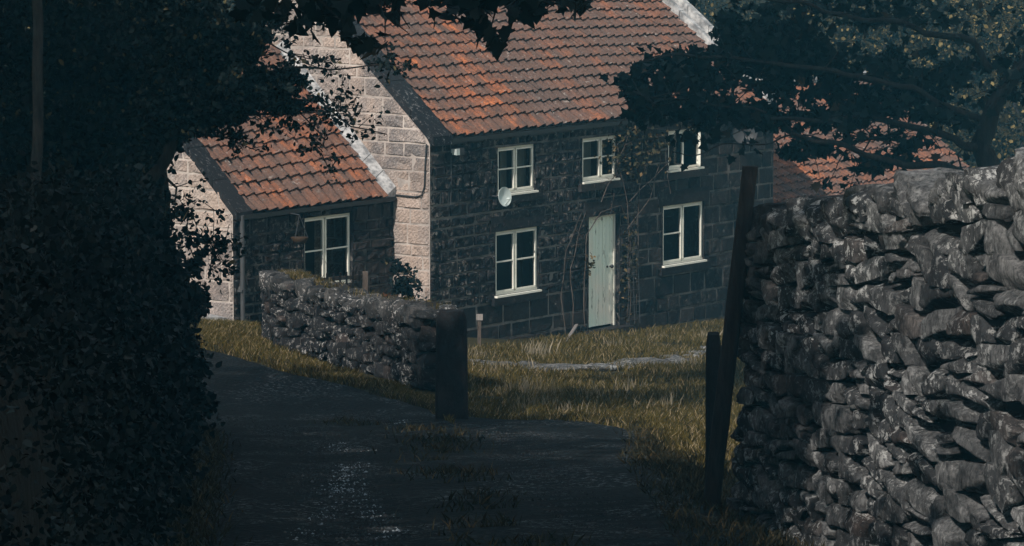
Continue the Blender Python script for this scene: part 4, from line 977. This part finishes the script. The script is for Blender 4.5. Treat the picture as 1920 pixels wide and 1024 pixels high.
leaves('crown', np.concatenate(L), .135, SYC, M['leafdark'], syc, 5, .3, .5)

# near boughs hanging in from above, large leaves; the tree itself stands left of the lane
def tree(name, label, base, h, crown, n, seed, leafmat, lsize, cat='tree', group=None, rtrunk=.25, shape=RHO, ncl=60, branches=7, lean=(0, 0), sub_=.25, extra=None, flat=0):
    r = random.Random(seed); bx, by = base; z0 = g(bx, by); root = thing(name, Vector((bx, by, z0)), label, cat, group)
    mb = MB(); cx, cy, cz = crown[0]; rad = crown[1]
    top = Vector((cx, cy, cz + rad[2] * .5)); tr = limb(mb, [Vector((bx, by, z0 - .3)), Vector((bx, by, z0)).lerp(Vector((cx, cy, cz)), .35) + Vector((lean[0], lean[1], 0)), Vector((cx, cy, cz - rad[2] * .6)), top], rtrunk, rtrunk * .25, seed, .12, 5, 9)
    for i in range(branches):
        a_ = 2 * math.pi * (i + r.random()) / branches; s = tr[int(len(tr) * r.uniform(.55, .85))]; e = Vector((cx + math.cos(a_) * rad[0] * .85, cy + math.sin(a_) * rad[1] * .85, cz + rad[2] * r.uniform(-.5, .6)))
        m_ = s.lerp(e, .5) + Vector((0, 0, rad[2] * .15)); P_ = limb(mb, [s, m_, e], rtrunk * .35, rtrunk * .08, seed + i, .15, 4, 6); twigs_from(mb, P_, 5, rad[0] * .3, rtrunk * .07, r)
    if extra: extra(mb, tr)
    part(mb, 'trunk', M['twig'], root)
    pts = cluster((cx, cy, cz), rad, n, seed, sub_, ncl)
    leaves('crown', pts, lsize, shape, leafmat, root, seed, .35, .3, flat); return root
over = thing('overhanging_tree', Vector((-6.5, 24, g(-6.5, 24))), 'near tree whose large leaves hang into the top of the view', 'tree')
mb = MB(); P1 = limb(mb, [Vector((-6.5, 24, g(-6.5, 24) - .3)), Vector((-6.6, 24, -1.5)), Vector((-6.3, 24.5, 2.2)), Vector((-6.5, 25, 5.5))], .32, .1, 4, .1, 5, 9)
hang = []
for tgt, Yt, r0 in (((-40, -60), 27, .07), ((500, -50), 27, .07), ((760, -60), 27, .05), ((1000, -60), 27, .05)):
    P_ = limb(mb, [Vector((-6.3, 24.4, .8)), Vector((-4.2, 25.6, 1.0)), W(tgt[0] - 100, tgt[1] - 200, Yt), W(*tgt, Yt)], .12, .03, 9, .08)
tw = [((560, -80), (590, -10), (640, 40), (655, 90)), ((640, -60), (690, 10), (725, 30), (765, 60)), ((700, -60), (640, 5), (560, 40), (520, 50)), ((860, -70), (880, 0), (905, 50), (925, 95)), ((960, -60), (930, 20), (915, 70)), ((1000, -60), (1050, 0), (1100, 8)),
      ((700, -60), (740, 10), (770, 55)), ((800, -60), (840, 10), (865, 45)), ((680, -80), (722, 20), (722, 70)), ((960, -70), (1010, 0), (1040, 14)), ((480, -60), (540, 0), (560, 20))]
for i, t_ in enumerate(tw): hang += limb(mb, [W(px, py, 27 + .1 * math.sin(i)) for px, py in t_], .010, .003, i + 20, .01, 4, 5)
part(mb, 'trunk', M['twig'], over)
rl = np.random.RandomState(8)
spots = [(590, 20, 50, 20, 16), (640, 55, 30, 22, 9), (670, 75, 22, 20, 7), (690, 90, 22, 16, 5), (640, 15, 30, 18, 12), (585, 50, 20, 18, 5), (520, 25, 60, 30, 26), (700, 12, 40, 14, 10), (780, 4, 60, 12, 10), (820, 40, 25, 18, 4), (735, 42, 14, 10, 3), (870, 12, 30, 22, 12), (900, 40, 22, 30, 14), (925, 75, 18, 22, 8), (945, 85, 14, 14, 3), (960, 10, 40, 16, 12), (1000, 28, 30, 14, 7), (1050, 6, 40, 14, 12), (1095, 12, 16, 12, 4), (880, -5, 100, 14, 14), (1000, -6, 100, 12, 12), (700, -10, 120, 14, 14)]
pc = []
for (px, py, sx, sy, n) in spots:
    for _ in range(n): q = W(px + rl.uniform(-1, 1) * sx, py - 12 + rl.uniform(-1, 1) * sy, 27 + rl.uniform(-.5, .5)); pc.append(tuple(q))
up_ = cluster((-5.0, 22.0, 5.4), (2.9, 3.2, 2.6), 6500, 77, .34, 80)  # unseen crown placed to shade the far end of the tall wall
leaves('hanging_leaves', pc, .125, SYC, M['leafdark'], over, 3, .3, 1.0)
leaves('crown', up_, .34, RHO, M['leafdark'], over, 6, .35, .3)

# unseen crowns, placed and shaped to throw shade on lane, bank and wall
shade = 'trees lining the left side of the lane'
tree('ash_tree', 'tall tree beside the near end of the lane', (-9.5, 15), 8, ((-7.0, 13.8, 4.4), (3.9, 4.2, 3.2)), 8000, 101, M['leafdark'], .36, group=shade, sub_=.36)
tree('ash_tree', 'leafy tree on the bank nearest to the viewer', (-10, 4), 8, ((-8.2, 4.5, 5.0), (4.2, 5.0, 3.2)), 8000, 105, M['leafdark'], .36, group=shade, sub_=.36)
tree('ash_tree', 'tall tree behind the overhanging one', (-11, 27.5), 8, ((-9.4, 27.8, 4.0), (4.2, 5.2, 3.4)), 9000, 102, M['leafdark'], .36, group=shade, sub_=.36)
tree('ash_tree', 'tall tree further down beside the bank', (-11.5, 36.5), 8, ((-10.4, 39.8, 4.4), (5.2, 4.9, 3.8)), 10500, 103, M['leafdark'], .36, group=shade, sub_=.36)
tree('ash_tree', 'tall tree behind the bank whose crown spreads over the lane', (W(40, 300, 50.5).x, 50.5), 9, ((-1.9, 46.8, 6.6), (4.6, 2.9, 2.9)), 8500, 104, M['leafdark'], .34, group=shade, rtrunk=.17)

# ------------------------------------------------------------------ bank on the left
def foot_x(y): return -2.40 - (y - 26.7) * .064
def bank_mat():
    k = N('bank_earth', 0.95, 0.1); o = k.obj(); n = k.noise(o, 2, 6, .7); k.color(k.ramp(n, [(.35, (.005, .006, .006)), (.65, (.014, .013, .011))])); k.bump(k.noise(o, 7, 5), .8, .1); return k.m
mb = MB(); rows = []; ny = 100
def bankpt(y, f):
    """f: 0 at the lane, 1 top edge, then level ground"""
    endk = 1 - sstep(45.0, 48.5, y); hgt = 2.35 * endk * (0.8 + 0.2 * sstep(20, 40, y)); x = foot_x(y)
    if f <= 1: xx = x - .75 * f ** 1.6; z = hgt * (math.sin(f * math.pi / 2) ** .9)
    else: xx = x - .75 - (f - 1) * 7; z = hgt
    gx = g(xx, y) - .05; nn = noise.noise(Vector((xx * 1.2, y * .8, z * 1.4))) * .16 * endk
    return Vector((xx + nn, y, gx + z + nn * .8))
for i in range(ny + 1):
    y = 4 + (49 - 4) * i / ny; rows.append([bankpt(y, f) for f in [0, .1, .2, .3, .4, .5, .6, .7, .8, .9, 1, 1.1, 1.3, 1.6, 2.0, 2.6, 3.4]])
mb.grid([r_[::-1] for r_ in rows]); tag(mb.build('bank', bank_mat()), kind='structure')
rb = random.Random(3); pts = []; bsz = []
for _ in range(52000):
    y = 9 + 38.5 * rb.random() ** 1.05; f = rb.uniform(0, 1.25) if rb.random() < .8 else rb.uniform(1, 1.8); p = bankpt(y, f); nb_ = max(0, noise.noise(Vector((p.x * 2.2, p.y * 1.3, p.z * 2.2))) + .1); p = p + Vector((nb_ * .45, 0, nb_ * .35)) + Vector((abs(rb.gauss(0, .07)), rb.gauss(0, .1), rb.gauss(.03, .08))); pts.append(tuple(p)); bsz.append(.0017 * y + .008)
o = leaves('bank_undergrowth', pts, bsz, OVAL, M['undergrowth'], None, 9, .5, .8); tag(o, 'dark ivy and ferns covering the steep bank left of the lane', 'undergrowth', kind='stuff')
mb = MB(); pts = []
for _ in range(5000):
    y = rb.uniform(38, 47.0); f = rb.uniform(.85, 1.35); pts.append(bankpt(y, f))
for (px, py, n) in ((150, 420, 260), (130, 412, 200), (240, 412, 200), (190, 430, 160)):
    for _ in range(n):
        q = W(px + rb.gauss(0, 30), 400, 44 + rb.uniform(-2, 1)); f = 1 + rb.uniform(-.15, .25); p = bankpt(q.y, f); pts.append(Vector((q.x, q.y, p.z)))
blades(mb, pts, .26, .014, 1.0, rb); tag(mb.build('bank_grass', M['bankgrass']), 'rough brown grass along the top of the bank', 'grass', kind='stuff')
# stones showing in the bank
for (px, py, s_, lb) in ((30, 735, .13, 'rounded stone half buried in the bank at the left edge'), (250, 812, .05, 'small pale stone low in the bank'), (290, 795, .05, 'upright pale stone in the bank beside a smaller one'), (12, 975, .07, 'grey stone at the bottom left corner of the bank')):
    y = 30.0; best = None
    for yy in [24 + .25 * i for i in range(90)]:
        for f in [.05 * j for j in range(21)]:
            p = bankpt(yy, f); qx = 960 + p.x / p.y * F; 
            r0_ = ray(px, py); e = (p - r0_ * (p.y / r0_.y)).length
            if best is None or e < best[0]: best = (e, p)
    p = best[1]; mb = MB(); stone(mb, p + Vector((.02, -.03, 0)), (s_, 0, 0), (0, s_ * .7, 0), (0, 0, s_ * .75), 8, px + 3, (.8, .5), .6, .15); tag(mb.build('bank_stone', M['dry2']), lb, 'stone', 'stones in the bank')

# ------------------------------------------------------------------ hawthorns on the bank (left mass of foliage)
def haw(name, label, base_px, Y, trunkpts, rt_, blobs, seed, lsize=.055, shape=OVAL, twn=0, mat='leafhaw', boughs=()):
    p0 = W(*base_px, Y); zb = max(g(p0.x, p0.y), bankpt(Y, 1.3).z if Y < 47 else -99) - .2
    root = thing(name, Vector((p0.x, p0.y, zb)), label, 'tree' if rt_ > .03 else 'shrub'); mb = MB(); r = random.Random(seed); ends = []
    tr_ = limb(mb, [Vector((p0.x, p0.y, zb - .2))] + [W(x, y, Y) for x, y in trunkpts], rt_, rt_ * .5, seed, .05, 5, 8)
    for bp, r0, r1, tn in boughs:
        P_ = limb(mb, [W(x, y, Y + dy_) for x, y, dy_ in bp], r0, r1, seed + tn, .04, 4, 5); twigs_from(mb, P_, tn, .32, .006, r, .05, ends)
    part(mb, 'trunk', M['twig'], root)
    Ls = [pxblob(x, y, rx, ry, Y + dy_, n, seed + i, dep, max(8, n // 60), .25) for i, (x, y, rx, ry, dy_, dep, n) in enumerate(blobs)]
    if ends: Ls.append(around(ends, twn, .035, seed))
    leaves('crown', np.concatenate(Ls), lsize, shape, M[mat], root, seed, .35, .3); return root
haw('hawthorn_tree', 'dark hawthorn on the bank whose thin twigs cross the sunlit gable', (225, 440), 45,
    [(240, 390), (262, 365), (300, 320), (320, 290), (335, 230), (360, 150), (380, 40), (390, -60)], .085,
    [(400, 140, 90, 100, 0, .8, 7500), (330, 60, 130, 90, 0, .8, 6500), (315, 205, 60, 75, 0, .6, 3900), (460, 60, 60, 60, 0, .5, 2600), (500, 160, 70, 45, 0, .5, 2300), (450, 190, 90, 40, 0, .5, 2300), (400, 235, 60, 30, 0, .4, 700), (560, 200, 50, 22, 0, .4, 330), (275, 300, 25, 40, 0, .4, 500)],
    41, .06, OVAL, 1500,
    boughs=[([(330, 230, 0), (420, 215, 0), (520, 215, 0), (600, 205, 0), (680, 200, 0)], .022, .004, 16), ([(350, 180, 0), (450, 150, 0), (540, 128, 0), (620, 135, 0), (700, 122, 0), (735, 128, 0)], .02, .004, 14), ([(340, 210, 0), (480, 190, 0), (600, 185, 0), (660, 235, 0), (725, 255, 0)], .02, .004, 16),
             ([(380, 120, 0), (470, 60, 0), (540, 100, 0), (580, 112, 0), (640, 110, 0)], .012, .003, 5), ([(480, 85, 0), (500, 60, 0), (560, 40, 0)], .012, .004, 4), ([(360, 250, 0), (430, 260, 0), (480, 285, 0)], .014, .004, 10), ([(300, 320, 0), (330, 350, 0), (325, 385, 0)], .02, .006, 2), ([(305, 350, 0), (300, 385, 0), (325, 405, 0)], .022, .008, 1), ([(500, 160, 0), (560, 210, 0), (610, 260, 0), (600, 290, 0)], .012, .003, 12)])
haw('hawthorn_tree', 'dense dark tree filling the upper left corner behind the pale trunk', (60, 430), 47.5,
    [(70, 380), (60, 250), (40, 100), (20, -40)], .10,
    [(60, 60, 130, 110, 0, 1, 7000), (200, 90, 110, 120, 0, 1, 7000), (60, 260, 120, 90, .4, 1, 6500), (200, 270, 100, 90, .4, .8, 6500), (-20, 160, 80, 150, 0, 1, 3500), (240, 360, 70, 40, 0, .5, 2200), (100, 370, 110, 50, .3, .6, 3500)], 52, .075, OVAL)
haw('holly_tree', 'dark tree standing behind the hawthorn left of the annex', (300, 430), 52, [(305, 380), (300, 200), (290, 0)], .09,
    [(150, 120, 170, 160, 0, 1, 5500), (300, 120, 110, 130, 0, 1, 4500), (120, 330, 170, 80, 0, 1, 4500), (230, 240, 110, 110, 0, 1, 4000)], 57, .10, OVAL)
for i, (px, Y, r_, lb) in enumerate(((72, 44.5, .055, 'straight pale trunk rising from the bank at the far left'), (190, 46, .045, 'slender dark trunk beside the straight pale one'))):
    p = W(px, 300, Y); zb = bankpt(Y, 1.4).z
    if i: continue
    root = thing('sapling', Vector((p.x, Y, zb)), lb, 'tree'); mb = MB(); limb(mb, [Vector((p.x - .05, Y, zb - .2)), Vector((p.x, Y, -3.4)), Vector((p.x + .02, Y, -1)), Vector((p.x + .1, Y, 3))], r_ * 1.2, r_ * .8, 60 + i, .04, 5, 10); part(mb, 'trunk', M['bark'], root)
    leaves('crown', cluster((p.x, Y, 3), (1.2, 1.2, 1.6), 500, 70 + i, .3, 20), .16, RHO, M['leafdark'], root, i)
# shrubs by the annex gable, in front of the bank end
haw('elder_shrub', 'dark leafy shrub at the end of the bank before the annex gable', (350, 640), 50, [(350, 560), (345, 480)], .03,
    [(310, 500, 45, 45, 0, .5, 1600), (335, 570, 38, 60, 0, .5, 2000), (270, 440, 45, 22, 0, .4, 800), (385, 490, 26, 40, 0, .3, 200), (310, 640, 50, 60, 0, .5, 1500), (378, 555, 20, 50, 0, .3, 240), (405, 455, 20, 25, 0, .2, 60)], 81, .07, OVAL, 400,
    boughs=[([(370, 500, 0), (352, 450, 0), (350, 405, 0)], .01, .004, 8), ([(390, 520, 0), (400, 470, 0), (398, 395, 0)], .01, .004, 14), ([(370, 480, 0), (372, 440, 0), (360, 405, 0)], .008, .003, 6), ([(400, 500, 0), (425, 450, 0), (430, 420, 0)], .008, .003, 6)])
haw('butterfly_bush', 'tall dark bush in the yard against the corner of the cottage gable', (765, 640), 69.5, [(765, 600), (763, 560)], .02,
    [(748, 530, 14, 34, 0, .2, 420), (768, 560, 12, 30, 0, .2, 380), (742, 500, 8, 18, 0, .15, 90)], 91, .08, OVAL, 260,
    boughs=[([(760, 590, 0), (750, 540, 0), (742, 488, 0)], .012, .004, 7), ([(765, 590, 0), (772, 540, 0), (768, 505, 0)], .012, .004, 7), ([(766, 580, 0), (785, 545, 0), (792, 530, 0)], .01, .004, 4)])
haw('rusty_shrub', 'low rust brown shrub in the yard below the butterfly bush', (738, 640), 69.2, [(738, 590), (738, 565)], .015,
    [(738, 565, 18, 20, 0, .2, 420), (700, 572, 22, 12, 0, .2, 180)], 95, .06, OVAL, 0, 'leafrust')
# dry twigs on the bank
root = thing('dead_branch', bankpt(41, 1.1), 'bare pale dead twigs sprawling over the bank top', 'branch'); mb = MB(); Yd = 41
for pl in ([(62, 425), (55, 445), (85, 465), (88, 475)], [(60, 420), (52, 440), (50, 445)], [(55, 445), (30, 468)], [(88, 465), (60, 492)], [(62, 425), (85, 470)], [(90, 440), (86, 462)], [(35, 470), (60, 464)], [(75, 485), (100, 500)]):
    limb(mb, [W(x, y, Yd) for x, y in pl], .008, .004, 3, .01, 4, 4)
part(mb, 'twigs', M['drytwig'], root)

# ------------------------------------------------------------------ climber on the front
cl = thing('climbing_plant', H(DOOR[1], -.05, DOOR[2]), 'leggy climber with sparse yellowing leaves around the door', 'climbing plant'); mb = MB(); rc = random.Random(17); ends = []
def fpt(px, py, out=.07):
    t, z = onfront(px, py, -out); return Pf(t, z, out)
stems = [[(1098, 612), (1095, 520), (1100, 440), (1125, 400), (1165, 385), (1180, 420), (1178, 500), (1176, 608)], [(1178, 608), (1182, 480), (1175, 380), (1160, 300), (1180, 250)], [(1180, 380), (1230, 330), (1255, 300), (1250, 330), (1256, 365)], [(1160, 340), (1120, 345), (1088, 345)], [(1160, 300), (1158, 270), (1185, 240), (1250, 240)],
         [(1176, 430), (1220, 370), (1240, 300), (1230, 255)], [(1150, 360), (1145, 400), (1110, 410)], [(1192, 605), (1196, 450), (1200, 350), (1215, 290)], [(1125, 380), (1140, 345), (1155, 325)], [(1060, 630), (1050, 560), (1062, 470), (1090, 400)], [(1075, 620), (1070, 500), (1100, 400)]]
for i, s_ in enumerate(stems):
    P_ = limb(mb, [fpt(x, y, .06 + .02 * (i % 3)) for x, y in s_], .011, .005, i, .05, 5, 4); twigs_from(mb, P_, 9, .25, .004, rc, 0, ends)
part(mb, 'stems', M['wood'], cl)
Ls = []
for (px, py, rx, ry, n) in ((1190, 250, 30, 10, 60), (1160, 300, 30, 22, 90), (1200, 300, 30, 35, 90), (1105, 495, 8, 16, 34), (1235, 270, 25, 25, 60), (1140, 265, 20, 12, 25), (1180, 450, 14, 60, 60), (1175, 545, 12, 50, 40), (1300, 240, 30, 8, 25)):
    for _ in range(n): q = fpt(px + rc.gauss(0, .6) * rx, py + rc.gauss(0, .6) * ry, rc.uniform(.03, .16)); Ls.append(tuple(q))
leaves('foliage', Ls, .075, OVAL, M['leafclimb'], cl, 7)
mb = MB(); t_, z_ = onfront(1096, 520, -.1)       # wire trellis arch beside the door
for (a, b) in (((1180, 612), (1176, 470)), ((1200, 606), (1196, 470)), ((1190, 608), (1186, 465))): mb.tube([fpt(*a, .12), fpt(*b, .12)], .006, 4)
for y in range(475, 610, 14): mb.tube([fpt(1177, y, .12), fpt(1198, y - 3, .12)], .004, 4)
tag(mb.build('wire_trellis', M['pipe']), 'narrow wire trellis standing right of the cottage door', 'trellis')

# ------------------------------------------------------------------ woodland behind
bgsp = [(1380, 103, 5.0, 4.6, 0), (1560, 100, 4.6, 4.6, 1), (1760, 104, 5.5, 5.2, 0), (1930, 97, 4.6, 4.8, 1), (1660, 116, 6, 7.0, 1), (1880, 118, 6.5, 7.5, 0), (1450, 118, 6, 7.5, 1), (2080, 108, 5.5, 6, 0), (120, 100, 6, 6.5, 0), (330, 104, 6, 6.5, 1), (-60, 104, 6, 6.5, 1), (480, 112, 6, 7.0, 0), (620, 118, 6, 7, 1), (1250, 122, 6, 8, 0)]
lbs = ['broad woodland tree behind the outbuilding roof ridge', 'olive leaved woodland tree rising beyond the far gable', 'large yellowing woodland tree above the tall wall', 'woodland tree with sunlit yellow leaves at the right edge', 'tall dark woodland tree in the back row behind the outbuilding', 'tall woodland tree at the back right', 'tall woodland tree behind the far gable coping', 'woodland tree outside the right edge', 'woodland tree behind the upper left foliage', 'woodland tree seen in chinks left of the annex', 'woodland tree at the far left edge', 'woodland tree behind the annex ridge', 'woodland tree behind the cottage rear slope', 'woodland tree behind the cottage ridge']
for i, (px, Y, rad, h, kind) in enumerate(bgsp):
    x = (px - 960) / F * Y; z0 = g(x, Y)
    tree('woodland_tree', lbs[i], (x, Y), h, ((x, Y, z0 + h * .62), (rad * .62, rad * .62, h * .56)), 12500, 200 + i, M['leafbg'], .115, group='woodland trees behind the buildings', rtrunk=.2, ncl=90, shape=OVAL, sub_=.2, branches=5)

# ------------------------------------------------------------------ bluish volume added to lift the blacks to teal
def black_lift_haze():
    x0, x1, y0, y1, z0, z1 = -60, 60, -10, 170, -14, 26
    mb = MB(); mb.box((x0, y0, z0), (x1 - x0, 0, 0), (0, y1 - y0, 0), (0, 0, z1 - z0))
    m = bpy.data.materials.new('air'); m.use_nodes = True; t = m.node_tree; t.nodes.remove(t.nodes['Principled BSDF'])
    v = t.nodes.new('ShaderNodeVolumePrincipled'); v.inputs['Color'].default_value = HAZE_C + (1,); v.inputs['Density'].default_value = HAZE_D; v.inputs['Anisotropy'].default_value = 0.0
    t.links.new(v.outputs[0], t.nodes['Material Output'].inputs['Volume'])
    return tag(mb.build('haze', m), kind='stuff')
HAZE_C = (0.17, 0.70, 1.0); HAZE_D = 0.00070
black_lift_haze()
